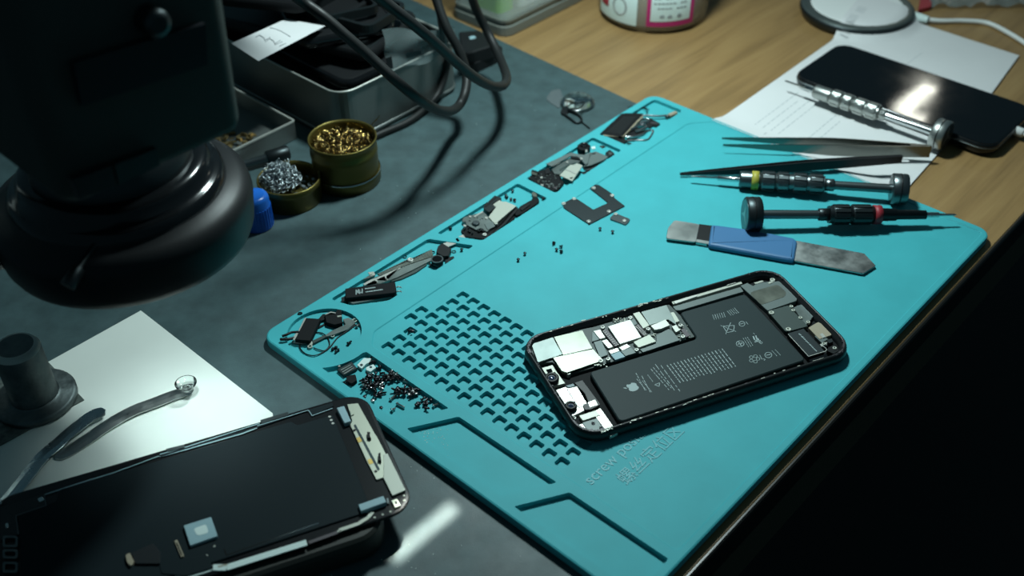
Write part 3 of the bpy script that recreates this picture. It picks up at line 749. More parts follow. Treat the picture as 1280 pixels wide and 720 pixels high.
def screwdriver(label, tip, end, m_grip, m_rod, band, bandm, g0, g1, j1, capw, capr, gr, style):
    """precision driver: thin bit, waisted grip, joint, rod, spinning cap. distances are fractions of the length"""
    o, ax, L = frame_on(tip, end)
    t = thing('screwdriver', label, 'screwdriver', (*(Vector(tip) + Vector(end)).xy / 2, min(tip[2], end[2]) - 5), group=None)
    f = lambda x: x * L
    b = MB(); seg(b, o, ax, [(0, .35), (1.2, .75), (f(g0) * .55, .8), (f(g0) * .57, 1.5), (f(g0), 1.6)], 12)
    b.build('bit', Mt['chrome'], t)
    b = MB()
    if style == 'ring':
        seg(b, o, ax, [(f(g0) - .1, 1.6), (f(g0), gr * .82), (f(g0) + 1, gr * .88), (f(g0) + 12.2, gr * .88)])
        seg(b, o, ax, [(f(g0) + 12.0, gr * .7), (f(g0) + 12.1, gr * .85), (f(g1), gr * .85)])
    else:
        seg(b, o, ax, [(f(g0) - .1, 1.6), (f(g0), gr * .45), (f(g0) + 18, gr * .5), (f(g0) + 18.2, gr * .62), (f(g0) + 27, gr * .66), (f(g0) + 27.2, gr * .88), (f(g1), gr * .88)])
    gp = b.build('grip', m_grip, t)
    gl = f(g1) - f(g0)
    s0_ = f(g0) + (13 if style == 'ring' else 33); n_seg = 4 if style == 'ring' else 2
    sw = (f(g1) - s0_) / n_seg
    for i in range(n_seg):
        b = MB(); d0 = s0_ + i * sw + .5; d1 = s0_ + (i + 1) * sw - (.9 if i != 1 else 2.2)
        seg(b, o, ax, [(d0, gr * .88), (d0 + .5, gr * .97), (d1 - .5, gr * .97), (d1, gr * .88)])
        ribs(b, o, ax, d0 + .2, d1 - .2, gr, 12, .2, 2.0)
        b.build('grip_segment', m_grip, gp)
    if bandm:
        b = MB(); bd0 = f(g0) + (7.4 if style == 'ring' else 27.5)
        seg(b, o, ax, [(bd0, gr * .86), (bd0, gr * .96), (bd0 + 4.4, gr * .96), (bd0 + 4.4, gr * .86)]); b.build('colour_band', bandm, t)
    b = MB(); seg(b, o, ax, [(f(g1), gr * .5), (f(g1) + .2, gr * .62), (f(j1) - .6, gr * .62), (f(j1), gr * .5)]); jn = b.build('joint', m_grip, t)
    b = MB(); c = o + ax * ((f(g1) + f(j1)) / 2); x = Vector((0, 0, 1)).cross(ax).normalized()
    dirn = (Vector((0, 0, 1)) - x * .8 * (1 if x.y > 0 else -1)).normalized()
    b.lathe([(gr * .5, .7), (gr * .66, .75)], c, dirn, 10); b.build('set_screw', Mt['black'], jn)
    b = MB(); seg(b, o, ax, [(f(j1) - .2, gr * .44), (L - capw, gr * .46)]); b.build('rod', m_rod, t)
    b = MB(); seg(b, o, ax, [(L - capw, capr * .7), (L - capw, capr - .7), (L - capw + .7, capr), (L - .8, capr), (L, capr - .8)], 36); cp = b.build('spin_cap', m_grip, t)
    b = MB(); seg(b, o, ax, [(L - .6, capr - 1.6), (L + .12, capr - 1.6)], 30); fc = b.build('cap_face', Mt['gunmetal'], cp)
    # three-armed mark on the cap
    x = Vector((0, 0, 1)).cross(ax).normalized(); y = ax.cross(x); b = MB(); c = o + ax * (L + .14)
    for k in range(3):
        a = pi / 2 + k * 2 * pi / 3
        e1 = c + x * cos(a) * (capr - 3) + y * sin(a) * (capr - 3)
        l = c + x * cos(a + 1.2) * 1.6 + y * sin(a + 1.2) * 1.6; r_ = c + x * cos(a - 1.2) * 1.6 + y * sin(a - 1.2) * 1.6
        off = ax * .1
        b.add([tuple(c), tuple(l), tuple(e1), tuple(r_), tuple(c + off), tuple(l + off), tuple(e1 + off), tuple(r_ + off)], [(4, 5, 6), (4, 6, 7), (0, 1, 5, 4), (1, 2, 6, 5), (2, 3, 7, 6), (3, 0, 4, 7)])
    b.build('cap_mark', Mt['steel'], fc)
    b = MB(); seg(b, o, ax, [(L - capw * .52, capr + .03), (L - capw * .52, capr + .12), (L - capw * .44, capr + .12), (L - capw * .44, capr + .03)], 36); b.build('cap_groove', Mt['black'], cp)
    return t
gz = MZ
screwdriver('grey screwdriver with a yellow band lying on the teal mat', tuple(P(863, 220.5, gz + 4.6)), tuple(P(1134, 237, gz + 9.6)), Mt['gunmetal'], Mt['gunmetal'],
            .4, Mt['yellow'], .232, .625, .672, 9.6, 9.6, 6.2, 'ring')
screwdriver('dark screwdriver with a red band lying on the teal mat', tuple(P(1195, 268.5, gz + 7.4)), tuple(P(931, 268, gz + 10.6)), Mt['gun_dark'], Mt['gunmetal'],
            .4, Mt['red'], .145, .605, .655, 9.0, 10.6, 6.0, 'rib')
screwdriver('shiny silver screwdriver lying on the printed paper against the black phone', tuple(P(981, 101, 9.5)), tuple(P(1184, 171, 11.3)), Mt['steel'], Mt['chrome'],
            .4, None, .20, .60, .645, 9.0, 10.4, 5.8, 'ring')

Mt['tweezer'] = mat('tweezer_steel', (.17, .18, .165), .26, metal=.95)
def tweezers(label, end, tip, gap_tip, gap_mid, hmax, hend, m, zb, th=1.0, name='tweezers', bow=0.0):
    """pair of arms lying on its side: arms joined at 'end', open at 'tip'"""
    a = Vector(end); d = Vector(tip) - a; L = d.length; ax = d.normalized(); nr = Vector((0, 0, 1)).cross(ax).normalized()
    t = thing(name, label, 'tweezers', (*((a + Vector(tip)) / 2).xy, zb))
    for sgn in (-1, 1):
        rings = []
        for i in range(25):
            f = i / 24
            g = (gap_mid * sin(min(f / .55, 1) * pi / 2) if f < .55 else gap_mid + (gap_tip - gap_mid) * ((f - .55) / .45)) / 2 + .45
            h = hend + (hmax - hend) * sin(min(f / .45, 1) * pi / 2) if f < .45 else hmax * (1 - (f - .45) / .55) ** .9 + 1.0 * ((f - .45) / .55)
            tt = th * (1 - .55 * f)
            c = a + ax * (L * f) + nr * (sgn * g)
            zc = end[2] + (tip[2] - end[2]) * f + bow * sin(f * pi)
            rings.append([tuple(c + nr * dx * tt / 2 + Vector((0, 0, zc - c.z + dz * h / 2))) for dx, dz in ((-1, -1), (1, -1), (1, -.2), (1, 1), (-1, 1), (-1, -.2))])
        b = MB(); b.loft(rings, smooth=False); b.build('arm', m, t)
    b = MB(); c = a + ax * 3
    b.loft([[tuple(a + ax * x_ + nr * y_ + Vector((0, 0, z_))) for y_, z_ in ((-.9, -hend / 2), (.9, -hend / 2), (.9, hend / 2), (-.9, hend / 2))] for x_ in (0, 14)])
    b.build('joined_end', m, t)
    return t
tweezers('bright steel tweezers with open tips lying across the paper and the teal mat', tuple(P(1163, 189, 8)), tuple(P(903, 177, 10.5)), 7.5, 8, 8.2, 8.5, Mt['tweezer'], 3)
tweezers('matte black tweezers resting on the grey screwdriver\'s slim bit', tuple(P(1127, 198.5, 12.2)), tuple(P(850, 217.5, 6.6)), .5, 1.6, 6.6, 5.0, Mt['black'], 4.5, 1.5)

# pry tool with blue tape grip
G6 = crop(820, 240, 4.571)
pt = thing('pry_tool', 'flat steel pry tool with a blue taped grip lying on the teal mat', 'pry tool', (*XY(960, 310, MZ), MZ))
bl = part('blade', G6, [(798, 276), (1190, 350), (1257, 420), (1185, 465), (790, 392)], MZ + 1.2, MZ + 2.0, Mt['steel_worn'], pt, .6, .2)
part('tongue', G6, [(58, 265), (68, 205), (105, 160), (250, 183), (228, 286)], MZ + 1.6, MZ + 2.4, Mt['steel'], pt, 1.6, .2, 'bright rounded steel tongue')
part('core', G6, [(246, 182), (330, 192), (305, 300), (226, 284)], MZ + .6, MZ + 2.2, Mt['black'], pt, .3, .2)
part('core_edge', G6, [(231, 268), (306, 281), (303, 298), (228, 285)], MZ + .5, MZ + 2.35, Mt['steel'], pt, .2, .2)
hb = MB(); hp = rnd(tr(G6, [(318, 184), (560, 215), (790, 262), (808, 280), (790, 386), (740, 380), (300, 300)], MZ + 3.6), 1.6, 4)
hb.loft([[(x, y, MZ + .1) for x, y in inset(hp, 1.0)], [(x, y, MZ + .9) for x, y in hp], [(x, y, MZ + 2.7) for x, y in ccw(hp)], [(x, y, MZ + 3.5) for x, y in inset(hp, .7)], [(x, y, MZ + 3.8) for x, y in inset(hp, 2.0)]])
hb.build('tape_grip', Mt['blue_tape'], pt)['label'] = 'blue tape grip'

# shield plates and loose screws on the open mat
PL = crop(635, 220, 6.26)
up = thing('shield_plate', 'dark U-shaped metal shield plate with six silver studs on the teal mat', 'plate', (*XY(735, 253, MZ), MZ))
part('plate', PL, [(420, 215), (515, 170), (548, 182), (668, 262), (783, 208), (640, 95), (680, 66), (712, 68), (830, 147), (822, 162), (915, 233), (635, 378), (440, 250)], MZ + .1, MZ + .7, Mt['gun_dark'], up, .5, .12)
for xy in ((435, 213), (517, 176), (670, 91), (815, 150), (790, 275), (632, 352)): stud('stud', PL, xy, 1.35, MZ, MZ + 1.3, Mt['bright'], up)
sp2 = thing('shield_tab', 'small dark metal tab with two silver studs beside the U-shaped plate', 'plate', (*XY(775, 273, MZ), MZ))
part('plate', PL, [(798, 325), (838, 288), (955, 335), (945, 358), (920, 380), (802, 337)], MZ + .1, MZ + .9, Mt['gunmetal'], sp2, .5, .12)
for xy in ((843, 295), (910, 347)): stud('stud', PL, xy, 1.25, MZ, MZ + 1.5, Mt['bright'], sp2)

def screw_mesh(nm, hr, hh, sr, sl, m, lying):
    b = MB()
    prof = [(0, hr * .3), (.02, hr * .35), (.05, hr * .9), (hh * .5, hr), (hh, hr), (hh, sr), (hh + sl - .3, sr), (hh + sl, sr * .5)]
    if lying: b.lathe(prof, (0, 0, hr), (1, 0, 0.0), 10)
    else: b.lathe([(hh + sl - d, r) for d, r in prof[::-1]], (0, 0, 0), (0, 0, 1), 10)
    me_o = b.build(nm, m, None, origin=(0, 0, 0)); me = me_o.data; bpy.data.objects.remove(me_o); return me
SCM = [screw_mesh('screw', 1.0, .55, .55, 2.4, Mt['screw'], True), screw_mesh('screw', 1.1, .6, .55, 1.4, Mt['screw'], True), screw_mesh('screw', .95, .5, .5, 1.3, Mt['screw'], False),
       screw_mesh('screw', .95, .55, .6, 4.6, Mt['screw_l'], True), screw_mesh('screw', 1.05, .6, .55, 2.0, Mt['screw_l'], True), screw_mesh('screw', 1.2, .6, .6, .9, Mt['screw_l'], False)]
def screw(x, y, z, k, label, group, rz=None, tilt=0):
    o = bpy.data.objects.new('screw', SCM[k]); COL.objects.link(o)
    o.location = (x * S, y * S, z * S); o.rotation_euler = (random.uniform(-.3, .3) if tilt else 0, -tilt, random.uniform(0, 6.28) if rz is None else rz)
    tag(o, label.replace('tiny', KIND[k], 1) if '#' not in label else label, 'screw', group)
KIND = ['tiny dark long', 'tiny dark short', 'tiny dark stubby', 'long bright', 'tiny bright', 'tiny bright wide-headed']
for xy in ((80, 667), (132, 618), (362, 532), (380, 587), (425, 565), (422, 605), (720, 425), (818, 448)):
    screw(*XY(*PL(*xy), MZ), MZ, random.choice((2, 1, 2)), 'tiny screw lying loose on the open teal mat below the U-shaped plate', 'loose screws on the open mat')
q = XY(*crop(470, 400, 14.22)(600, 190), MZ); 
for dx, k in ((-.5, 0), (.9, 1)):
    screw(q[0] + dx, q[1] - dx, MZ - 2.1 + 1.2 * (dx > 0), k, 'tiny screw standing in a square screw pit of the mat', 'screws in a pit of the mat', tilt=.9)

# ------------------------------------------------------------------ parts lying in the mat's trays
CF = MT - 2.0
Q = crop(355, 380, 10.28)
cm = thing('camera_module', 'flat black camera flex module in the round tray of the mat', 'phone part', (*XY(385, 412, CF), CF))
part('module', Q, [(285, 178), (470, 190), (332, 470), (140, 455)], CF + 1.0, CF + 3.6, Mt['black_matte'], cm, .4, .15)
part('silver_side', Q, [(265, 172), (287, 178), (200, 345), (178, 350)], CF + .5, CF + 3.2, Mt['bright'], cm, .2)
part('base_plate', Q, [(100, 475), (140, 455), (332, 470), (340, 500), (240, 510), (105, 492)], CF, CF + 1.4, Mt['gunmetal'], cm, .3)
part('connector', Q, [(110, 430), (170, 350), (190, 352), (160, 455), (120, 465)], CF + .8, CF + 3.0, Mt['bright'], cm, .3)
b = MB(); b.tube(spl([P(*Q(190, 360), CF + 3), P(*Q(100, 365), CF + 3.4), P(*Q(30, 395), CF + 3.6), P(*Q(-25, 415), CF + 3.4)], 5), .7, 6); b.build('flex_lead', Mt['black'], cm)
b = MB(); b.tube(spl([P(*Q(130, 435), CF + 2.4), P(*Q(60, 450), CF + 3.2), P(*Q(-20, 455), CF + 3.6), P(*Q(-42, 452), CF + 3.4)], 5), .8, 6); b.build('flex_lead', Mt['black'], cm)
cb = thing('camera_block', 'square black camera block in the round tray of the mat', 'phone part', (*XY(417, 397, CF), CF))
part('body', Q, [(520, 130), (660, 110), (680, 75), (735, 72), (750, 240), (650, 265), (545, 235)], CF, CF + 2.8, Mt['black_matte'], cb, .4)
part('silver_edge', Q, [(525, 128), (600, 95), (665, 105), (660, 122), (600, 112), (535, 142)], CF + 2.4, CF + 3.1, Mt['bright'], cb, .2)
part('silver_edge', Q, [(675, 150), (740, 142), (742, 158), (690, 168)], CF + 2.7, CF + 3.1, Mt['white_metal'], cb, .2)
part('flex_tail', Q, [(440, 190), (500, 125), (530, 130), (520, 200), (460, 215)], CF, CF + 1.6, Mt['black'], cb, .3)
part('flex_tail', Q, [(420, 300), (540, 235), (560, 250), (440, 315)], CF, CF + .6, Mt['black'], cb, .2)
bk = thing('metal_bracket', 'grey stamped metal bracket with ring ends in the round tray', 'bracket', (*XY(420, 415, CF), CF))
part('arm', Q, [(755, 195), (830, 175), (905, 215), (915, 248), (820, 325), (640, 392), (540, 420), (525, 400), (612, 342), (790, 262)], CF + .6, CF + 1.6, Mt['shield_dark'], bk, .3)
part('dark_arm', Q, [(360, 470), (520, 395), (545, 420), (380, 505)], CF + .4, CF + 1.3, Mt['board'], bk, .3)
for xy, r_ in (((910, 208), 2.6), ((335, 545), 2.4), ((625, 410), 1.9)):
    x, y = XY(*Q(*xy), CF + 1); b = MB(); b.ring(circ(x, y, r_ * .55, 14), circ(x, y, r_ * .32, 14), CF + .2, CF + 1.2); b.build('ring_end', Mt['white_metal'], bk)
part('neck', Q, [(325, 480), (355, 465), (370, 505), (345, 530), (320, 520)], CF + .3, CF + 1.4, Mt['white_metal'], bk, .2)
b = MB(); b.tube(spl([P(*Q(x, y), CF + .5 + .2 * (i % 2)) for i, (x, y) in enumerate([(935, 260), (800, 355), (690, 430), (600, 540), (520, 610), (400, 660), (290, 645), (215, 580), (200, 500), (260, 410), (400, 365), (510, 385), (575, 460), (580, 540), (520, 600), (440, 585), (380, 560)])], 5), .32, 6)
one('wire_loop', b, Mt['black'], 'thin black wire curled in a loop in the round tray', 'wire')
b = MB(); x, y = XY(*Q(208, 126), MT); b.ring(circ(x, y, 1.35, 14, 1.0), circ(x, y, .8, 14, .55), MT, MT + .6); one('washer', b, Mt['black'], 'tiny black washer on the teal rim beside the round tray', 'washer')
for xy, k in (((930, 310), 4), ((820, 530), 0)): screw(*XY(*Q(*xy), CF), CF, k, 'tiny screw lying on the floor of the round tray', 'screws in the round tray', .9)
b = MB()
for dx, dy, s_ in ((-40, 0, 5), (0, -20, 4.5), (30, 10, 4), (0, 35, 4)):
    x, y = XY(*Q(668 + dx, 578 + dy), CF + .8); b.box((x, y, CF + .7), (s_ * .32, s_ * .25, 1.4), random.random() * 3)
one('plastic_clip', b, Mt['screw'], 'tiny dark folded clip on the floor of the round tray', 'clip')

# long tray: haptic motor, metal bracket, camera
B = crop(410, 280, 6.547)
hp_ = thing('haptic_motor', 'long black haptic motor with a printed code square in the long tray', 'phone part', (*XY(462, 366, PZ), PZ))
body = part('body', B, [(140, 527), (300, 505), (548, 470), (560, 540), (545, 562), (142, 606)], PZ, PZ + 4.6, Mt['black_matte'], hp_, .5, .25)
part('underside', B, [(150, 606), (545, 562), (535, 592), (200, 652), (155, 628)], PZ, PZ + 2.0, Mt['board_grey'], hp_, .4, .2)
b = MB(); hz = PZ + 4.6
for i in range(6):
    for j in range(6):
        if random.random() < .6 or i in (0, 5): b.stroke(tr(B, [(226 + i * 10, 542 - i * 1.8 + j * 6.5), (234 + i * 10, 540.5 - i * 1.8 + j * 6.5)], hz), .75, hz + .01, .03)
for (x0, y0, x1, y1) in ((302, 530, 388, 519), (308, 556, 448, 536)):
    f = 0
    while f < 1:
        e_ = min(1, f + random.uniform(.06, .14)); b.stroke(tr(B, [(x0 + (x1 - x0) * f, y0 + (y1 - y0) * f), (x0 + (x1 - x0) * e_, y0 + (y1 - y0) * e_)], hz), .9, hz + .01, .03); f = e_ + .02
b.build('printed_code', Mt['print'], body)
part('end_tab', B, [(108, 600), (142, 590), (150, 628), (112, 640)], PZ, PZ + 2.4, Mt['gun_dark'], hp_, .3)
for i, (x, y) in enumerate(((560, 520), (562, 556), (560, 592))):
    a = P(*B(x, y), PZ + 2 - .4 * i); c = P(*B(x + 42, y + 2), PZ + 1.6 - .4 * i); b = MB(); b.tube(spl([a, (a + c) / 2 + Vector((0, 0, .8)), c], 4), .35, 6); b.build('spring_contact', Mt['bright'], hp_)
mb_ = thing('speaker_bracket', 'long bright stamped bracket with ribbed flex above the black haptic motor', 'bracket', (*XY(497, 330, PZ), PZ))
part('plate', B, [(285, 490), (390, 432), (560, 378), (640, 330), (848, 272), (840, 300), (700, 372), (560, 440), (420, 490), (300, 503)], PZ, PZ + 1.6, Mt['shield_dark'], mb_, .3)
part('ribbed_strip', B, [(400, 408), (640, 292), (700, 285), (850, 205), (862, 262), (640, 335), (430, 420)], PZ + 1.2, PZ + 2.0, Mt['shield'], mb_, .3)
for i in range(22):
    f = i / 21; b = MB(); x0, y0 = 415 + 420 * f, 405 - 185 * f
    b.stroke(tr(B, [(x0, y0), (x0 + 12, y0 + 20 + 18 * f)], PZ + 2), .35, PZ + 2.0, .2); b.build('rib', Mt['shield_dark'], mb_)
part('bright_arm', B, [(285, 490), (345, 455), (395, 440), (590, 352), (598, 362), (480, 425), (492, 452), (478, 458), (460, 428), (400, 455), (415, 478), (400, 484), (380, 462), (300, 503)], PZ + 1.6, PZ + 2.1, Mt['bright'], mb_, .15)
part('tab', B, [(250, 420), (360, 388), (385, 412), (345, 438), (262, 460), (246, 440)], PZ + .6, PZ + 2.2, Mt['shield_dark'], mb_, .5)
part('bright_tab', B, [(325, 395), (375, 386), (388, 415), (350, 430)], PZ + 1.8, PZ + 2.5, Mt['bright'], mb_, .4)
stud('ring', B, (360, 408), 1.1, PZ + 2.0, PZ + 2.7, Mt['white_metal'], mb_); stud('ring', B, (672, 290), 1.8, PZ + 1.5, PZ + 2.6, Mt['bright'], mb_)
part('lower_flex', B, [(500, 455), (650, 380), (800, 318), (810, 332), (720, 395), (600, 450), (520, 470)], PZ, PZ + .9, Mt['board'], mb_, .3)
cml = thing('camera_part', 'small black camera with a round ringed lens lying over the bracket end', 'camera', (*XY(550, 318, PZ), PZ))
part('body', B, [(900, 180), (935, 155), (1010, 200), (985, 262), (940, 262), (885, 230)], PZ + .6, PZ + 3.4, Mt['black'], cml, .5)
part('tail', B, [(960, 275), (1030, 262), (1035, 280), (1005, 290), (990, 322), (960, 312)], PZ, PZ + 1.4, Mt['black'], cml, .4)
x, y = XY(*B(893, 290), PZ + 3.6)
b = MB(); b.lathe([(0, 3.5), (3.4, 3.5), (3.7, 3.1)], (x, y, PZ + .2), n=20); lr = b.build('lens_barrel', Mt['black_gloss'], cml)
b = MB(); b.ring(circ(x, y, 3.6, 22), circ(x, y, 2.9, 22), PZ + 3.6, PZ + 4.1); b.build('lens_ring', Mt['gunmetal'], lr)
wf = thing('flex_cable', 'short white flex cable with a dark contact block beside the camera part', 'cable', (*XY(568, 300, PZ), PZ))
part('strip', B, [(930, 165), (1105, 85), (1132, 122), (985, 186)], PZ + 1.6, PZ + 2.0, Mt['bright'], wf, .4, .08)
part('contact_block', B, [(1042, 122), (1062, 112), (1078, 138), (1058, 146)], PZ + 2.0, PZ + 2.3, Mt['gunmetal'], wf, .1, .05)
for xy, nm in (((628, 272), 0), ((836, 346), 1), ((858, 236), 0), ((1030, 230), 0), ((1095, 222), 1), ((720, 378), 0)):
    x, y = XY(*B(*xy), PZ); b = MB()
    if nm: screw(x, y, PZ, 2, 'tiny screw near the camera part in the long tray', 'screws in the long tray')
    else: b.ring(circ(x, y, 1.3, 12), circ(x, y, .95, 12), PZ, PZ + .5); one('washer', b, Mt['screw'], 'tiny dark ring washer around the bracket in the long tray', 'washer', 'washers in the long tray')

# second tray: board with shields
R3 = crop(570, 230, 9.6)
lb = thing('circuit_module', 'small dark circuit module with a pale shield plate in the middle tray', 'phone part', (*XY(610, 272, PZ), PZ))
part('base', R3, [(60, 560), (100, 500), (330, 420), (560, 430), (735, 280), (740, 330), (590, 470), (480, 560), (345, 660), (110, 630)], PZ, PZ + 1.2, Mt['black_matte'], lb, .3)
part('black_edge', R3, [(345, 640), (560, 470), (735, 268), (748, 300), (590, 480), (360, 660)], PZ, PZ + 2.2, Mt['black'], lb, .3)
part('shield_plate', R3, [(388, 395), (478, 275), (440, 245), (520, 190), (560, 212), (600, 208), (725, 262), (480, 470), (450, 462)], PZ + 1.2, PZ + 3.2, Mt['white_metal'], lb, .4, .2)
part('frame', R3, [(90, 400), (160, 380), (330, 330), (385, 390), (470, 480), (460, 500), (370, 575), (300, 530), (240, 550), (130, 490), (70, 440)], PZ + 1.0, PZ + 2.4, Mt['shield_dark'], lb, .3)
part('bright_bar', R3, [(210, 385), (320, 320), (330, 335), (225, 398)], PZ + 2.4, PZ + 2.9, Mt['bright'], lb, .2)
part('black_clip', R3, [(335, 255), (465, 135), (545, 165), (540, 185), (510, 190), (435, 240), (480, 275), (400, 340), (330, 300)], PZ + .8, PZ + 3.4, Mt['gun_dark'], lb, .3)
part('dark_slot', R3, [(340, 262), (470, 150), (490, 160), (365, 275)], PZ + 3.4, PZ + 3.6, Mt['black'], lb, .2, .05)
part('grey_tab', R3, [(340, 480), (440, 440), (470, 505), (380, 550)], PZ + 2.2, PZ + 2.8, Mt['board_grey'], lb, .2)
x, y = XY(*R3(240, 472), PZ + 3); b = MB(); b.lathe([(0, 2.3), (1.4, 2.3), (1.6, 1.9)], (x, y, PZ + 2.2), n=18); b.build('round_button', Mt['gunmetal'], lb)
stud('ring', R3, (342, 603), 1.4, PZ + 1.2, PZ + 2.0, Mt['bright'], lb); stud('ring', R3, (480, 470), 1.1, PZ + 2.8, PZ + 3.4, Mt['white_metal'], lb)
for pts in ([(90, 480), (125, 490), (120, 515), (88, 505)], [(150, 375), (185, 378), (178, 400), (155, 398)], [(345, 390), (385, 395), (375, 420), (350, 415)]): part('bright_bit', R3, pts, PZ + 1.2, PZ + 2.9, Mt['bright'], lb, .15)
b = MB()
for i in range(26):
    x, y = XY(*R3(random.uniform(70, 420), random.uniform(400, 600)), PZ + 2.5); b.box((x, y, PZ + 1.9), (random.uniform(.5, 1.3), random.uniform(.4, .8), 1.5), random.random() * 3)
o = b.build('tiny_components', Mt['gun_dark'], lb); o['kind'] = 'stuff'
fx = thing('flex_connector', 'black flex connector strip beside the pale shielded circuit module', 'phone part', (*XY(658, 260, PZ), PZ))
part('strip', R3, [(705, 345), (770, 265), (905, 190), (925, 150), (985, 160), (1000, 200), (960, 240), (800, 350), (720, 380)], PZ, PZ + 1.8, Mt['black_matte'], fx, .3)
part('silver_tip', R3, [(905, 110), (935, 85), (970, 120), (975, 155), (930, 150)], PZ + .2, PZ + 1.9, Mt['shield'], fx, .3)
part('raised_block', R3, [(770, 295), (870, 225), (890, 245), (790, 320)], PZ + 1.8, PZ + 2.5, Mt['black'], fx, .3)
part('tail', R3, [(580, 460), (650, 390), (715, 385), (690, 430), (600, 490)], PZ, PZ + .9, Mt['black_matte'], fx, .3)
for xy in ((680, 100), (598, 155), (620, 180), (1045, 190), (700, 205), (660, 200)): screw(*XY(*R3(*xy), PZ), PZ, random.choice((1, 2)), 'tiny screw lying near the black flex connector strip', 'screws in the middle tray')
screw(*XY(563, 288, PZ), PZ, 1, 'tiny screw alone near the corner of the middle tray', 'screws in the middle tray')

# third tray: heap of flat flexes and plates
R4 = crop(655, 170, 9.6)
def trayp(name, label, cat, k, pts, za, zb, m, r=.4, subs=()):
    q = tr(k, pts, zb); c = (sum(x for x, y in q) / len(q), sum(y for x, y in q) / len(q), za)
    t = thing(name, label, cat, c)
    part('plate' if m not in ('black', 'black_matte') else 'body', k, pts, za, zb, Mt[m], t, r)
    for n_, p_, a_, c_, m_ in subs: part(n_, k, p_, a_, c_, Mt[m_], t, .25, .1)
    return t
trayp('shielded_flex', 'dark flex module full of tiny parts at the end of the heaped tray', 'phone part', R4, [(60, 510), (110, 440), (250, 400), (330, 420), (440, 490), (480, 560), (400, 650), (320, 660)], PZ, PZ + 1.9, 'black_matte', .4,
       (('white_block', [(85, 420), (110, 408), (165, 445), (150, 475), (90, 455)], PZ + .6, PZ + 3.0, 'shield'), ('bright_bit', [(195, 485), (225, 485), (222, 508), (198, 506)], PZ + 1.9, PZ + 2.5, 'bright'),
        ('bright_bit', [(160, 535), (185, 530), (185, 555), (165, 558)], PZ + 1.9, PZ + 2.3, 'shield'), ('bright_bit', [(200, 575), (235, 580), (230, 600), (205, 595)], PZ + 1.6, PZ + 2.3, 'bright'),
        ('black_clip', [(95, 400), (180, 428), (175, 445), (90, 415)], PZ + 1.0, PZ + 3.4, 'black'), ('black_block', [(245, 400), (300, 370), (320, 440), (260, 460)], PZ + 1.9, PZ + 3.0, 'black'),
        ('grey_edge', [(285, 610), (330, 560), (345, 566), (300, 618)], PZ + 1.9, PZ + 2.3, 'shield_dark'), ('purple_bit', [(355, 605), (400, 612), (392, 632), (358, 625)], PZ + 1.6, PZ + 2.2, 'conn')))
trayp('flat_flex', 'long narrow dark grey flex cable lying on top of the heaped tray', 'cable', R4, [(265, 330), (560, 195), (640, 215), (720, 225), (800, 190), (770, 320), (740, 345), (690, 290), (640, 245), (560, 240), (330, 365)], PZ + 3.2, PZ + 3.9, 'board_grey', .4,
       (('dark_step', [(560, 235), (640, 255), (690, 262), (690, 280), (560, 262)], PZ + 3.9, PZ + 4.3, 'black'), ('bright_bit', [(670, 258), (700, 255), (705, 278), (680, 285)], PZ + 3.9, PZ + 4.6, 'bright')))
trayp('camera_cover', 'bright folded metal cover lying on the heaped dark flexes', 'cover', R4, [(425, 470), (550, 345), (600, 342), (640, 325), (706, 352), (640, 450), (580, 540)], PZ + 3.9, PZ + 4.5, 'white_metal', .3,
       (('fold', [(500, 402), (516, 392), (636, 442), (622, 458)], PZ + 4.5, PZ + 4.75, 'bright'), ('slot', [(545, 500), (590, 490), (580, 512), (552, 512)], PZ + 4.5, PZ + 4.55, 'black')))
trayp('back_plate', 'flat dark grey plate lying at the far side of the heaped tray', 'plate', R4, [(715, 365), (800, 200), (860, 182), (1012, 246), (960, 285), (800, 350)], PZ + 2.0, PZ + 2.9, 'board_grey', .4,
       (('slot', [(810, 205), (860, 198), (858, 215), (812, 220)], PZ + 2.9, PZ + 3.0, 'black'), ('edge_line', [(740, 345), (800, 215), (808, 218), (750, 348)], PZ + 2.9, PZ + 3.0, 'board')))
trayp('thin_foil', 'thin grey foil strip under the flat plate in the heaped tray', 'foil', R4, [(700, 375), (930, 330), (1005, 320), (960, 300), (925, 400), (880, 415), (740, 410)], PZ + .3, PZ + .9, 'gunmetal', .3,
       (('dark_edge', [(690, 430), (760, 420), (900, 405), (920, 440), (760, 470), (700, 450)], PZ, PZ + .3, 'black'),))
trayp('middle_frame', 'grey stamped frame between the flex and the bright cover in the heaped tray', 'plate', R4, [(330, 400), (470, 310), (560, 262), (640, 262), (690, 300), (640, 320), (540, 340), (430, 460), (360, 450)], PZ + 1.9, PZ + 3.2, 'shield_dark', .3,
       (('bright_bit', [(505, 300), (530, 300), (528, 322), (508, 320)], PZ + 3.2, PZ + 3.8, 'bright'), ('bright_line', [(345, 355), (430, 310), (436, 318), (352, 362)], PZ + 3.2, PZ + 3.5, 'bright'), ('dark_slot', [(420, 400), (540, 330), (550, 340), (440, 420)], PZ + 3.2, PZ + 3.4, 'board')))
t = thing('camera_part', 'tiny black camera standing at the back of the heaped tray', 'camera', (*XY(730, 182, PZ), PZ))
part('body', R4, [(640, 110), (690, 75), (770, 90), (800, 115), (760, 165), (690, 170), (650, 150)], PZ, PZ + 4.0, Mt['black_matte'], t, .6)
x, y = XY(*R4(722, 105), PZ + 4.5); b = MB(); b.lathe([(0, 2.9), (.8, 2.8), (.8, 1.6), (.3, 1.2)], (x, y, PZ + 4.0), n=18); b.build('lens_ring', Mt['black_gloss'], t)
part('silver_bit', R4, [(735, 160), (765, 165), (755, 195), (735, 190)], PZ + 2, PZ + 4.2, Mt['bright'], t, .2)
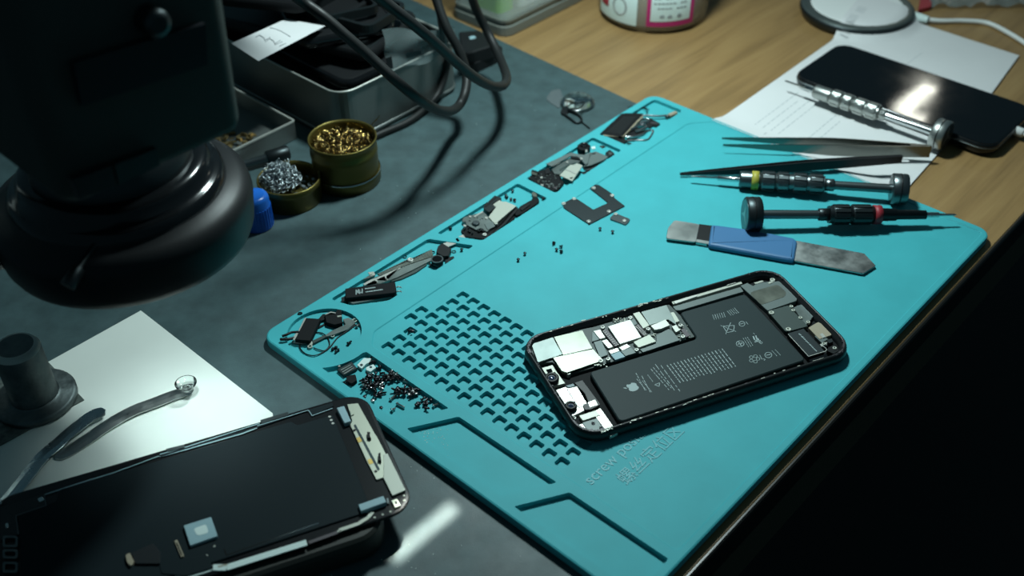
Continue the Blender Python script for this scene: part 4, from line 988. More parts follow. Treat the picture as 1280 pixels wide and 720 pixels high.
t = trayp('connector_clip', 'small dark connector clip at the end of the heaped tray', 'clip', R4, [(975, 200), (1030, 160), (1085, 205), (1070, 235), (1010, 248)], PZ, PZ + 2.4, 'gun_dark', .4, (('silver_bit', [(1015, 195), (1060, 200), (1050, 222), (1020, 220)], PZ + 2.4, PZ + 2.7, 'shield_dark'),))
t = trayp('glass_chip', 'thin pale glass chip lying flat near the connector clip', 'chip', R4, [(905, 120), (940, 108), (985, 125), (945, 145)], PZ, PZ + .5, 'shield', .2, (('dark_line', [(935, 122), (975, 124), (960, 136), (940, 132)], PZ + .5, PZ + .6, 'gun_dark'),))
t = trayp('glass_chip', 'tiny clear plastic chip beside the small black camera', 'chip', R4, [(805, 130), (850, 120), (860, 150), (815, 155)], PZ, PZ + .6, 'pale_label', .2)

b = MB()
for i in range(46):
    x, y = XY(*R4(random.uniform(70, 430), random.uniform(430, 640)), PZ + 2.2)
    if pin((x, y), tr(R4, [(70, 510), (115, 445), (250, 405), (430, 490), (470, 560), (400, 640), (320, 650)], PZ + 2)): b.box((x, y, PZ + 2.0), (random.uniform(.5, 1.5), random.uniform(.4, .8), random.uniform(.4, 1.6)), random.random() * 3)
o = b.build('tiny_components', Mt['shield_dark'], bpy.data.objects['shielded_flex']); o['kind'] = 'stuff'

# far tray: flat module, shiny wire loops, plug
R5 = crop(745, 125, 11.07)
t = trayp('speaker_module', 'flat black rectangular module lying in the farthest tray', 'phone part', R5, [(55, 462), (345, 190), (420, 178), (655, 185), (360, 505)], PZ + 1.6, PZ + 3.4, 'black_matte', .5,
      (('gold_edge', [(90, 470), (110, 458), (345, 490), (350, 510), (120, 492)], PZ + 1.4, PZ + 2.9, 'tan'), ('gold_edge', [(352, 495), (640, 215), (655, 225), (370, 512)], PZ + 1.4, PZ + 3.0, 'tan'),
       ('base', [(110, 492), (370, 512), (440, 560), (360, 606), (240, 560)], PZ, PZ + 1.6, 'black'), ('raised_panel', [(150, 440), (380, 225), (560, 228), (350, 470)], PZ + 3.4, PZ + 3.6, 'black')))
for i, (pts, r_, m_, lab, nm, ct) in enumerate((
    ([(440, 100), (520, 82), (600, 78), (680, 105), (735, 135)], .35, 'black', 'thin dark wire arching over the back of the farthest tray', 'wire', 'wire'),
    ([(540, 165), (610, 110), (660, 105), (700, 140), (712, 190)], .35, 'black', 'thin dark wire kinked beside the flat module', 'wire', 'wire'),
    ([(640, 215), (720, 215), (850, 222), (980, 215)], .75, 'gunmetal', 'straight grey lead running to the grey plug', 'wire', 'wire'),
    ([(560, 300), (620, 285), (700, 265), (735, 280), (690, 310), (600, 320)], 1.2, 'chrome', 'shiny metal wire loop beside the flat module', 'wire', 'wire'),
    ([(470, 420), (560, 370), (640, 345), (700, 380), (640, 410), (540, 440)], 1.2, 'chrome', 'shiny twisted wire loop in the middle of the coil', 'wire', 'wire'),
    ([(400, 510), (520, 510), (640, 480), (720, 430), (790, 430), (740, 530), (680, 560), (560, 560), (430, 570)], .85, 'chrome', 'large shiny wire loop at the coil\'s outer side', 'wire', 'wire'),
    ([(430, 595), (560, 612), (690, 615), (745, 575), (750, 520)], .35, 'black', 'thin dark wire curving along the tray in front of the coil', 'wire', 'wire'),
    ([(750, 420), (800, 450), (795, 490), (740, 530)], .35, 'gunmetal', 'thin grey wire bent at the end of the coil', 'wire', 'wire'))):
    b = MB(); b.tube(spl([P(*R5(x, y), PZ + 1.4 + .5 * (i % 3)) for x, y in pts], 6), r_, 7); one(nm, b, Mt[m_], lab, ct)
trayp('dark_flex', 'crumpled dark flex piece behind the shiny wire loops', 'phone part', R5, [(700, 300), (760, 255), (830, 290), (890, 325), (850, 360), (790, 350), (740, 380), (700, 350)], PZ, PZ + 1.5, 'black', .5, (('grey_edge', [(760, 300), (850, 315), (845, 330), (760, 318)], PZ + 1.5, PZ + 1.8, 'conn'),))
trayp('dark_flex', 'dark flex strip under the shiny wire loops', 'phone part', R5, [(420, 470), (560, 390), (720, 400), (690, 470), (560, 520), (430, 560)], PZ, PZ + .9, 'black', .5)
pg = thing('cable_plug', 'small grey plug with a dark tip in the farthest tray', 'plug', (*XY(841, 143, PZ), PZ))
a = P(*R5(1000, 225), PZ + 1.8); c = P(*R5(1115, 180), PZ + 1.8)
b = MB(); b.lathe([(0, .9), (.5, 1.6), ((c - a).length - .6, 1.8), ((c - a).length, 1.2)], a, c - a, 14); b.build('sleeve', Mt['tan'], pg)
a2 = P(*R5(960, 235), PZ + 1.8); b = MB(); b.lathe([(0, .8), ((a - a2).length + .4, 1.2)], a2, a - a2, 12); b.build('collar', Mt['black'], pg)
b = MB(); x, y = XY(*R5(985, 245), PZ + 1); b.lathe([(0, .6), (2.6, .6), (2.8, .3)], (x, y, PZ), n=10); b.build('pin', Mt['bright'], pg)

# corner tray: chip, clear bits and the screw pile
SK = crop(395, 435, 7.53); KF = MT - 2.5
t = thing('memory_chip', 'square grey chip connector beside the pile of screws', 'chip', (*XY(434, 460, KF), KF))
part('body', SK, [(198, 200), (335, 128), (388, 190), (262, 258)], KF, KF + 1.8, Mt['gun_dark'], t, .3)
for i in range(3):
    part('contact_row', SK, [(228 + i * 16, 205 + i * 17), (325 + i * 14, 153 + i * 14), (332 + i * 14, 161 + i * 14), (236 + i * 16, 213 + i * 17)], KF + 1.8, KF + 2.1, Mt['shield_dark'], t, .1, .05)
part('corner_bit', SK, [(205, 160), (225, 155), (232, 172), (210, 178)], KF, KF + 2.2, Mt['bright'], t, .2)
t = thing('clear_clip', 'clear pale plastic clips stuck together beside the square chip', 'clip', (*XY(458, 456, KF), KF))
part('clip_plate', SK, [(385, 160), (450, 92), (520, 95), (500, 135), (470, 150), (430, 195)], KF + .2, KF + 1.8, Mt['pale_label'], t, .6)
part('clip_plate', SK, [(470, 180), (540, 150), (565, 185), (510, 225), (470, 205)], KF + .2, KF + 1.6, Mt['pale_label'], t, .6)
part('hole', SK, [(410, 155), (432, 145), (445, 160), (425, 175)], KF + 1.8, KF + 1.85, Mt['gun_dark'], t, .5, .02)
part('hole', SK, [(500, 172), (525, 168), (530, 185), (508, 192)], KF + 1.6, KF + 1.65, Mt['gun_dark'], t, .5, .02)
trayp('rubber_pad', 'square matte black rubber pad below the square chip', 'pad', SK, [(280, 265), (370, 245), (385, 300), (335, 335), (295, 315)], KF, KF + 2.2, 'black_matte', .6)
G1 = 'tiny screw in the heap filling the mat\'s corner tray'
def heap(n, cx, cy, rx_, ry_, ks, lift=0):
    for i in range(n):
        a = random.uniform(0, 2 * pi); r_ = sqrt(random.random())
        x, y = XY(*SK(cx + rx_ * r_ * cos(a), cy + ry_ * r_ * sin(a)), KF)
        screw(x, y, KF + random.uniform(0, lift) * (1 - r_ * .7), random.choice(ks), G1, 'screws heaped in the corner tray', tilt=random.uniform(0, .5) if lift else 0)
heap(46, 545, 345, 112, 88, (0, 1, 1, 0, 2, 4), 2.6); heap(24, 720, 290, 90, 45, (0, 1, 4, 1), 1.4); heap(28, 850, 430, 110, 40, (0, 1, 2, 5, 0), 1.4)
heap(8, 1010, 540, 60, 50, (0, 1, 2), .6); heap(8, 320, 330, 60, 25, (1, 2, 0)); heap(4, 590, 460, 50, 30, (0, 2)); heap(3, 545, 120, 40, 50, (0, 1)); heap(4, 600, 220, 30, 40, (1, 0))
for xy, k, rz in (((700, 500), 3, .9), ((760, 535), 3, -.6), ((1100, 560), 3, .5), ((535, 510), 5, 0), ((830, 445), 5, 0), ((710, 602), 4, .7), ((830, 320), 4, -.7), ((945, 552), 2, 0), ((1080, 505), 2, 0), ((80, 205), 2, 0), ((465, 55), 4, .6), ((615, 580), 2, 0), ((460, 475), 2, 0)):
    screw(*XY(*SK(*xy), KF), KF, k, G1, 'screws heaped in the corner tray', rz)
b = MB()
for i in range(90):
    u, v = random.choice([(random.uniform(525, 560), random.uniform(535, 570)), (random.uniform(510, 540), random.uniform(525, 560))])
    x, y = XY(u, v, MT - 2.5); b.box((x, y, MT - 2.5 + .06), (random.uniform(.15, .45), random.uniform(.1, .3), .12), random.random() * 3)
o = b.build('shavings', Mt['white_metal'], None, origin=(*XY(535, 550, 0), 2.5)); tag(o, 'pale fine shavings scattered in the slanted tray of the mat', 'shavings'); o['kind'] = 'stuff'

# ------------------------------------------------------------------ papers, second phone and charging things on the right
def on_mat(x, y):
    q = Vector((x, y)) - MO; s_, t_ = q.dot(ME), q.dot(MN)
    d = min(s_, W_ - s_, t_, H_ - t_)
    return max(0.0, min(1.0, (d + 14) / 16)) if d > -14 else 0.0
def sheet(name, label, corners, m, base, nx=26, ny=26, wave=0.0, th=.12, hf=None):
    """thin sheet laid over whatever is below; corners are photo pixels with heights"""
    c = [P(*q) for q in corners]
    b = MB(); V = []
    def pos(i, j):
        f, g = i / nx, j / ny
        q = c[0] * (1 - f) * (1 - g) + c[1] * f * (1 - g) + c[2] * f * g + c[3] * (1 - f) * g
        z = base + on_mat(q.x, q.y) * (MT - base + .25) + wave * (sin(q.x * .09 + q.y * .05) + 1) * .5
        if hf: z = max(z, hf(q.x, q.y))
        return (q.x, q.y, z)
    top = [pos(i, j) for j in range(ny + 1) for i in range(nx + 1)]
    n = len(top)
    fs = [(j * (nx + 1) + i, j * (nx + 1) + i + 1, (j + 1) * (nx + 1) + i + 1, (j + 1) * (nx + 1) + i) for j in range(ny) for i in range(nx)]
    a2 = area2([c[0].xy, c[1].xy, c[2].xy, c[3].xy])
    if a2 < 0: fs = [f[::-1] for f in fs]
    b.add(top, fs, True); b.add([(x, y, z - th) for x, y, z in top], [f[::-1] for f in fs], True)
    o = b.build('sheet', m, None, origin=(c[0].x, c[0].y, 0)); bpy.data.objects.remove(o)
    t = thing(name, label, 'paper', ((c[0].x + c[2].x) / 2, (c[0].y + c[2].y) / 2, base))
    b.build('sheet', m, t)
    return t, pos
chz = lambda x, y: 11.2 * max(0, min(1, (52 - hypot(x - CH[0], y - CH[1])) / 14))
CH = XY(1072, 6, 9)
pa, fa = sheet('printed_paper', 'white printed sheet overlapping the far edge of the teal mat', [(889, 149, 5.4), (1080, 22, .8), (1238, 117, .8), (1122, 244, 5.0)], Mt['paper'], .35, 30, 30)
b = MB()
# rows run across the sheet, away from its mat corner
for j in range(10):
    g0 = .12 + j * .045
    f0 = .06 + .02 * (j % 3); f1 = random.uniform(.28, .40)
    f = f0
    while f < f1:
        e_ = f + random.uniform(.012, .03); A = fa(30 * f, 30 * g0); Bp = fa(30 * e_, 30 * g0)
        if j in (1, 2, 3, 4, 7, 8): b.stroke([A[:2], Bp[:2]], .8, max(A[2], Bp[2]) + .01, .02)
        f = e_ + .006
b.build('printed_text', Mt['ink_soft'], pa)
pb, fb = sheet('blank_paper', 'white sheet leaning on the round charger under the black phone', [(1078, -8, 10), (1274, 69, .9), (1215, 150, .9), (1003, 97, .9)], Mt['paper'], .7, 28, 28, 0, .12, chz)
b = MB()
for (f0, g0, f1, g1, w_) in ((.03, .30, .05, .48, 3.2), (.04, .18, .05, .26, 3.2)):
    for k in range(7):
        u = k / 6
        A = fb(28 * (f0 + .05 * u), 28 * g0); Bp = fb(28 * (f0 + .05 * u), 28 * g1)
        n_ = 8
        for q in range(n_):
            A = fb(28 * (f0 + .05 * u), 28 * (g0 + (g1 - g0) * q / n_)); Bp = fb(28 * (f0 + .05 * u), 28 * (g0 + (g1 - g0) * (q + .7) / n_))
            b.stroke([A[:2], Bp[:2]], .5, max(A[2], Bp[2]) + .02, .02)
b.build('printed_text', Mt['ink_soft'], pb); b = MB()
A = fb(28 * .52, 28 * .35); Bp = fb(28 * .47, 28 * .62); b.stroke([A[:2], Bp[:2]], .5, max(A[2], Bp[2]) + .02, .02)
b.build('pen_mark', Mt['ink_soft'], pb)

# black phone lying face up
P2Z = 1.0; P2A = -0.7435
cor = [Vector(XY(u, v, 9)) for u, v in ((990, 94), (1051, 51.5))]
un = Vector((cos(P2A), sin(P2A))); vn = Vector((-sin(P2A), cos(P2A)))
lx = min(Vector(XY(1020, 73, 9)).dot(un), 1e9); hy = Vector(XY(1160, 89, 9)).dot(vn); ly = hy - 72
pc = un * (lx + 76) + vn * ((hy + ly) / 2)
p2 = thing('black_phone', 'black glass phone lying face up on the white papers', 'phone', (pc.x, pc.y, P2Z))
def p2r(ins, z, r=12): return [(x, y, z) for x, y in rrect(pc.x, pc.y, 152 - 2 * ins, 72 - 2 * ins, r - ins, P2A, 8)]
b = MB(); b.loft([p2r(2, P2Z), p2r(.5, P2Z + .8), p2r(0, P2Z + 2.5), p2r(0, P2Z + 6.2), p2r(.5, P2Z + 7.4), p2r(1.2, P2Z + 7.8)], True, True, True); b.build('clear_case', Mt['black_gloss'], p2)
b = MB(); b.loft([p2r(1.0, P2Z + 7.5), p2r(1.0, P2Z + 7.95), p2r(1.6, P2Z + 8.15)]); b.build('screen', Mt['glass_black'], p2)
b = MB(); b.loft([p2r(.0, P2Z + 4.4), p2r(-.35, P2Z + 4.6), p2r(-.35, P2Z + 5.0), p2r(0, P2Z + 5.2)], False, False); b.build('frame_band', Mt['gunmetal'], p2)
# plug and lead of the charging cable at the phone's end
plug = thing('charging_cable', 'white charging cable plugged into the end of the black phone', 'cable', (*XY(1270, 165, 0), 0))
a = P(1254, 157, 5); c = P(1283, 168, 5); d = (c - a).normalized()
b = MB(); b.lathe([(0, 2.9), (.4, 3.2), (14, 3.2), (14.5, 2.6)], a, d, 16); b.build('plug', Mt['white_cable'], plug)
b = MB(); b.lathe([(-2.5, 1.9), (.2, 1.9)], a, d, 12); b.build('plug_tip', Mt['chrome'], plug)
b = MB(); b.tube(spl([a + d * 14, a + d * 30 - Vector((0, 0, 1)), a + d * 70 + Vector((10, 10, -3)), a + d * 120 + Vector((40, 60, -3.2))], 6), 1.6, 10); b.build('lead', Mt['white_cable'], plug)

ch = thing('wireless_charger', 'round grey wireless charger with a white pad behind the papers', 'charger', (*CH, -.8))
b = MB(); b.lathe([(0, 41), (1.5, 44), (6, 46), (8.5, 45.6), (9.6, 43.5), (9.8, 38)], (*CH, -.8), n=48); b.build('base', Mt['gun_dark'], ch)
b = MB(); b.lathe([(0, 45.2), (1.0, 43.8), (1.25, 40), (1.0, 37.4)], (*CH, 8.2), n=48, cap=False); b.build('rim', Mt['shield_dark'], ch)
b = MB(); b.lathe([(0, 37.5), (.7, 37.5), (1.0, 36.5)], (*CH, 8.6), n=48); b.build('pad', Mt['white_cable'], ch)
wc = thing('white_cable', 'white cable curving across the wood from the round charger', 'cable', (*XY(1200, 25, 0), -.8))
b = MB(); b.tube(spl([P(1148, 23, 3), P(1175, 26, 2), P(1205, 26, 1.4), P(1235, 29, 1.4), P(1262, 42, 1.4), P(1290, 60, 1.4), P(1330, 90, 1.4)], 8), 1.9, 10); b.build('lead', Mt['white_cable'], wc)
a = P(1141, 20, 3.5); c = P(1160, 25, 3.2); b = MB(); b.lathe([(0, 3), (1, 4), ((c - a).length, 3)], a, c - a, 14); b.build('plug', Mt['pale_label'], wc)
# crumpled clear bag behind
bag = thing('plastic_bag', 'crumpled clear plastic bag with a red tab behind the white cable', 'bag', (*XY(1215, 0, 0), -.8))
b = MB(); q0 = Vector(XY(1165, 11, 0)); V = []
for j in range(13):
    for i in range(29):
        x = q0.x + i * 4.5; y = q0.y + j * 6
        V.append((x, y, 1 + 5 * abs(sin(i * .9 + j * .7)) * abs(cos(j * 1.3 - i * .35)) + 2.5 * random.random() * (0 < j) * (0 < i)))
b.add(V, [(j * 29 + i, j * 29 + i + 1, (j + 1) * 29 + i + 1, (j + 1) * 29 + i) for j in range(12) for i in range(28)], True); b.build('film', Mt['bagfilm'], bag)
part('red_tab', crop(0, 0, 1), [(1148, 12), (1164, 8), (1166, -8), (1152, -8)], -.6, 3, Mt['red'], bag, .8)

# ------------------------------------------------------------------ jar and clear box at the back
JC = (119, 836); JR = 45
jar = thing('jar', 'clear jar with a pink-bordered white label standing on the wood', 'jar', (*JC, -.8))
b = MB(); b.lathe([(0, JR - 8), (1.0, JR - 3.5), (4, JR - .8), (8, JR), (62, JR), (66, JR - 3), (70, JR - 6), (84, JR - 6)], (*JC, -.8), n=56); b.build('body', mat('jar_wall', (.50, .47, .40), .12, alpha=.45), jar)
b = MB(); b.lathe([(0, JR - 6), (3, JR - 3), (50, JR - 3), (52, JR - 8)], (*JC, 2.2), n=40); b.build('contents', mat('jar_contents', (.33, .27, .20), .6, var=(120, .35)), jar)
b = MB(); b.lathe([(0, JR - 3), (0, JR - 1), (16, JR - 1), (18, JR - 4)], (*JC, 84), n=40); b.build('lid', Mt['white_cable'], jar)
def wrap(name, a0, a1, z0_, z1_, r, m, parent):
    b = MB(); n = 14; ring = []
    for z in (z0_, z1_): ring.append([(JC[0] + r * sin(radians(a0 + (a1 - a0) * i / n)), JC[1] - r * cos(radians(a0 + (a1 - a0) * i / n)), z) for i in range(n + 1)])
    for z in (z1_, z0_): ring.append([(JC[0] + (r - .25) * sin(radians(a0 + (a1 - a0) * i / n)), JC[1] - (r - .25) * cos(radians(a0 + (a1 - a0) * i / n)), z) for i in range(n + 1)])
    ring.append(ring[0]); b.loft(ring, False, False, True, closed=False); return b.build(name, m, parent)
bo = wrap('label_border', -14, 37, 6.5, 58, JR + .25, Mt['pink'], jar)
wrap('label_face', -10, 32, 11, 56, JR + .45, Mt['pale_label'], bo)
b = MB()
for (a_, z_, w_, h_) in [(-4, 14, 3.2, 3), (4, 14, 3.0, 3), (14, 14, 4.0, 3.6)]:
    for i in range(3):
        aa = radians(a_ + 4 + i * 1.6); x = JC[0] + (JR + .5) * sin(aa); y = JC[1] - (JR + .5) * cos(aa)
        b.box((x, y, z_ + 1.2 - abs(i - 1) * .5 * (a_ == 4)), (.9, .3, h_ - (i != 1) * .9), aa)
for k in range(7):
    for i in range(9):
        if random.random() < .2: continue
        aa = radians(-6 + i * 3.9); x = JC[0] + (JR + .5) * sin(aa); y = JC[1] - (JR + .5) * cos(aa); b.box((x, y, 22 + k * 4.2), (2.3, .2, .8), aa)
b.build('label_print', Mt['ink'], bo)
l2 = wrap('side_label', -78, -24, 5.5, 56, JR + .25, Mt['pale_label'], jar)
b = MB()
for i in range(22):
    a_ = radians(-44 + 8 * cos(i * 2 * pi / 22)); z_ = 19 + 7 * sin(i * 2 * pi / 22)
    b.box((JC[0] + (JR + .4) * sin(a_), JC[1] - (JR + .4) * cos(a_), z_), (2, .3, .9), a_)
b.build('ring_print', Mt['ink_soft'], l2)
wrap('red_patch', -74, -60, 14, 24, JR + .45, Mt['red'], l2)

BX = Vector(XY(632, 48, 0))
box = thing('clear_box', 'clear plastic parts box with a white sticker standing on the wood', 'box', (BX.x, BX.y, -.8))
def bxp(x0, x1, y0, y1, r, seg_=4):   # e-direction, -n direction
    c = BX + ME * ((x0 + x1) / 2) - MN * ((y0 + y1) / 2); return rrect(c.x, c.y, x1 - x0, y1 - y0, r, MA, seg_)
b = MB(); b.loft([[(x, y, z) for x, y in bxp(i_, 190 - i_, i_, 62 - i_, 9)] for i_, z in ((1, -.8), (0, 0), (0, 7), (1.5, 8), (1.5, 10), (.5, 11), (.5, 13))]); b.build('base_tray', mat('smoky_plastic', (.16, .17, .15), .25), box)
wl = mat('clear_wall', (.75, .85, .82), .08, alpha=.22)
o1 = bxp(1.5, 188.5, 1.5, 60.5, 9); o2 = bxp(3.5, 186.5, 3.5, 58.5, 7)
b = MB(); b.ring(o1, o2, 13, 58); b.build('clear_wall', wl, box)
b = MB(); b.loft([[(x, y, z) for x, y in bxp(i_, 190 - i_, i_, 62 - i_, 9)] for i_, z in ((0, 58), (0, 66), (2, 68))]); b.build('lid', wl, box)
b = MB(); sA = BX + ME * 62 + MN * .6; sB = BX + ME * 104 + MN * .6
b.loft([[(q.x, q.y, z) for q in (sA, sB, sB + MN * .3, sA + MN * .3)] for z in (14, 44)])
st = b.build('sticker', Mt['pale_label'], box)
b = MB()
for i in range(16):
    a_ = i * 2 * pi / 16; c_ = BX + ME * (78 + 8 * cos(a_)) + MN * 1.0; b.box((c_.x, c_.y, 24 + 7 * sin(a_)), (2.4, .3, .9), MA)
b.build('sticker_print', Mt['ink'], st)
for nm, x0, x1, y0, y1, z0_, z1_, m_, lab, ct in (
    ('plastic_part', 30, 72, 10, 52, 13, 30, 'white_cable', 'pale plastic part inside the clear box', 'part'),
    ('dark_part', 30, 120, 8, 50, 30.2, 42, 'blue_cap', 'dark blue part lying on the pale part inside the clear box', 'part'),
    ('green_part', 8, 27, 14, 50, 13, 50, 'green', 'lime green part at the side of the clear box', 'part')):
    b = MB(); pp_ = bxp(x0, x1, y0, y1, 5); b.prism(pp_, z0_, z1_, 1.5)
    one(nm, b, mat('navy_part', (.02, .035, .06), .4) if nm == 'dark_part' else Mt[m_], lab, ct)

# ------------------------------------------------------------------ metal box of scrap phones, tray and tins
BC = Vector((-112, 623))
mbx = thing('metal_box', 'open rounded steel box heaped with black phone parts', 'box', (BC.x, BC.y, 0))
def mbp(i_, r=13):
    c = BC + ME * 56 - MN * 84; return ccw(rrect(c.x, c.y, 112 - 2 * i_, 168 - 2 * i_, r - i_, MA, 7))
b = MB(); H0 = 40
b.loft([[(x, y, z) for x, y in mbp(i_)] for i_, z in ((1.5, .05), (.4, .8), (0, 2), (0, H0 - 1.2), (-.7, H0 - .6), (-.7, H0 + .3), (.3, H0 + .5), (1.0, H0), (1.0, 1.2))], True, True, False)
b.build('body', Mt['tin_plate'], mbx)
b = MB(); b.loft([[(x, y, z) for x, y in mbp(i_)] for i_, z in ((-.6, H0 - .5), (-1.2, H0), (-.6, H0 + .9), (.2, H0 + .6))], False, False, True); b.build('rolled_rim', Mt['bright'], mbx)
b = MB(); b.loft([[(x, y, z) for x, y in mbp(i_)] for i_, z in ((.2, 2.0), (-.9, 2.6), (-.9, 3.6), (0, 4.2))], False, False, True); b.build('base_bead', Mt['tin_plate'], mbx)
def housing(label, s_, t_, z, rot, L_=148, Wd=70, th=7.5, tilt=0.0, m='black', scr=True, roll=0.0):
    c = BC + ME * s_ - MN * t_
    t = thing('phone_shell', label, 'phone shell', (c.x, c.y, z), MA + rot, 'scrap phone shells in the steel box')
    t.rotation_euler = (roll, tilt, MA + rot)
    b = MB(); rr = lambda i_, z_: [(x, y, z_) for x, y in rrect(0, 0, L_ - 2 * i_, Wd - 2 * i_, 11 - i_, 0, 5)]
    b.loft([rr(1.5, 0), rr(0, 1.6), rr(0, th - 1.6), rr(1.2, th)], True, True, True); b.build('shell', Mt[m], t, True)
    if scr:
        b = MB(); b.loft([rr(3, th - .1), rr(3, th + .25), rr(3.6, th + .4)]); b.build('back_plate', Mt['gun_dark'] if m == 'black' else Mt['black'], t, True)
        b = MB(); b.lathe([(0, 3.2), (.5, 3.2), (.6, 2.6)], (L_ / 2 - 14, -Wd / 2 + 14, th + .4), n=14); b.build('lens_ring', Mt['gunmetal'], t, True)
    return t
housing('black phone shell lying flat at the bottom of the steel box', 56, 84, 2.2, 1.57, 146, 70)
housing('dark phone shell with a bare back second from the bottom of the steel box', 56, 84, 11, 1.62, 146, 72, 8, 0, 'black_matte')
housing('black phone shell just under the rim of the steel box', 56, 84, 20, 1.50, 144, 74, 8, 0)
housing('glossy black phone shell across the middle of the heap', 57, 83, 29.5, 1.55, 140, 78, 7, 0, 'black_gloss')
housing('black phone shell under the handwritten note', 52, 96, 43, 1.85, 150, 72, 8, 0)
housing('glossy phone shell lying askew on the upper heap', 70, 100, 52.5, 1.15, 146, 70, 7, 0, 'black_gloss')
housing('matte black phone shell near the top of the heap', 70, 122, 72, .5, 150, 72, 7.5, 0, 'black_matte')
housing('black phone shell topmost of the heap', 90, 134, 81, .2, 140, 70, 7.5, 0)
for i, (s_, t_, z, r_, L_, lab) in enumerate(((66, 84, 63, 1.2, 90, 'narrow black phone chassis lying across the heaped shells'), (62, 52, 60.2, 1.75, 60, 'short dark phone chassis along the near side of the heap'))):
    c = BC + ME * s_ - MN * t_; t = thing('phone_chassis', lab, 'chassis', (c.x, c.y, z), MA + r_)
    b = MB(); rr = lambda i_, z_: [(x, y, z_) for x, y in rrect(0, 0, L_ - 2 * i_, 44 - 2 * i_, 7 - i_, 0, 4)]
    b.loft([rr(3, 0), rr(0, 0), rr(0, 6), rr(3, 6), rr(3, 0)], False, False); b.build('rim', Mt['gun_dark'], t, True)
    b = MB(); b.box((0, 0, 3), (4, 38, 3)); b.build('cross_bar', Mt['black'], t, True)
# grey zip bag hanging over the box rim
zb = thing('zip_bag', 'grey translucent zip bag with a small dark label hanging over the box rim', 'bag', (*XY(525, 65, 42), 40))
qa, qb, qc, qd = P(477, 38, 72), P(571, 37, 62), P(562, 66, 43), P(486, 91, 43)
b = MB(); V = []
for j in range(9):
    for i in range(13):
        f, g = i / 12, j / 8
        q = qa * (1 - f) * (1 - g) + qb * f * (1 - g) + qc * f * g + qd * (1 - f) * g
        V.append((q.x + 1.2 * sin(i * .9 + j), q.y + 1.2 * cos(j * 1.1), q.z + 1.4 * sin(i * .7 - j * .8)))
fs = [(j * 13 + i, j * 13 + i + 1, (j + 1) * 13 + i + 1, (j + 1) * 13 + i) for j in range(8) for i in range(12)]
b.add(V, fs, True); b.build('film', Mt['bagfilm'], zb)
def bagq(f, g, off):
    q = qa * (1 - f) * (1 - g) + qb * f * (1 - g) + qc * f * g + qd * (1 - f) * g; n_ = (qb - qa).cross(qd - qa).normalized(); n_ = n_ if n_.y < 0 else -n_; return tuple(q + n_ * off)
b = MB(); b.loft([[bagq(f, g, 2.2 + h) for f, g in ((.28, .58), (.5, .58), (.5, .72), (.28, .72))] for h in (0, .3)]); b.build('label', Mt['gun_dark'], zb)
b = MB(); b.loft([[bagq(f, g, 2.2 + h) for f, g in ((-.02, .62), (.06, .6), (.06, .88), (-.02, .9))] for h in (0, .8)]); b.build('clip', Mt['black'], zb)
# note
nt_ = thing('note', 'curled white note with a handwritten number on the heap of phone shells', 'note', (*XY(345, 48, 66), 62))
N1 = crop(280, 0, 5.54)
def npt(f, g):
    A, Bq, Cq, Dq = Vector((52, 300)), Vector((430, 130)), Vector((700, 180)), Vector((238, 422))
    q = A * (1 - f) * (1 - g) + Bq * f * (1 - g) + Cq * f * g + Dq * (1 - f) * g
    return P(*N1(q.x, q.y), 66 + 5 * sin(f * pi) - 2.0 * g - 6 * (1 - f) ** 2)
b = MB(); V = [tuple(npt(i / 14, j / 6)) for j in range(7) for i in range(15)]
fs = [(j * 15 + i, (j + 1) * 15 + i, (j + 1) * 15 + i + 1, j * 15 + i + 1) for j in range(6) for i in range(14)]
b.add(V, fs, True); b.add([(x, y, z - .15) for x, y, z in V], [f[::-1] for f in fs], True); b.build('paper', Mt['paper'], nt_)
b = MB()
def ink(pts):
    q = [npt(f, g) for f, g in pts]
    b.tube([p + Vector((0, 0, .12)) for p in q], .22, 5)
for pts in ([(.34, .18), (.42, .16), (.40, .34), (.36, .44), (.46, .42)], [(.34, .50), (.43, .46), (.42, .60), (.38, .72), (.48, .70)], [(.36, .76), (.47, .78)], [(.37, .88), (.46, .90)], [(.66, .06), (.67, .22), (.66, .40), (.63, .60), (.61, .75)]): ink(pts)
b.build('handwriting', Mt['ink'], nt_)

# black plug adapters beyond the box
ad = thing('plug_adapter', 'black plug adapter with a silver contact on the mat behind the cables', 'adapter', (*XY(600, 65, 0), 0))
part('body', crop(440, 0, 4.8), [(655, 335), (860, 250), (905, 280), (890, 305), (840, 330), (690, 400), (660, 370)], 0, 9, Mt['black'], ad, 2, .8)
part('upper_block', crop(440, 0, 4.8), [(640, 190), (760, 180), (860, 235), (850, 270), (660, 330)], 8, 18, Mt['black'], ad, 2, .8)
part('silver_contact', crop(440, 0, 4.8), [(755, 290), (808, 268), (815, 282), (765, 305)], 9, 11.5, Mt['bright'], ad, .8, .3)
part('silver_contact', crop(440, 0, 4.8), [(700, 220), (735, 212), (745, 225), (708, 235)], 18, 18.6, Mt['pad'], ad, .8, .2)

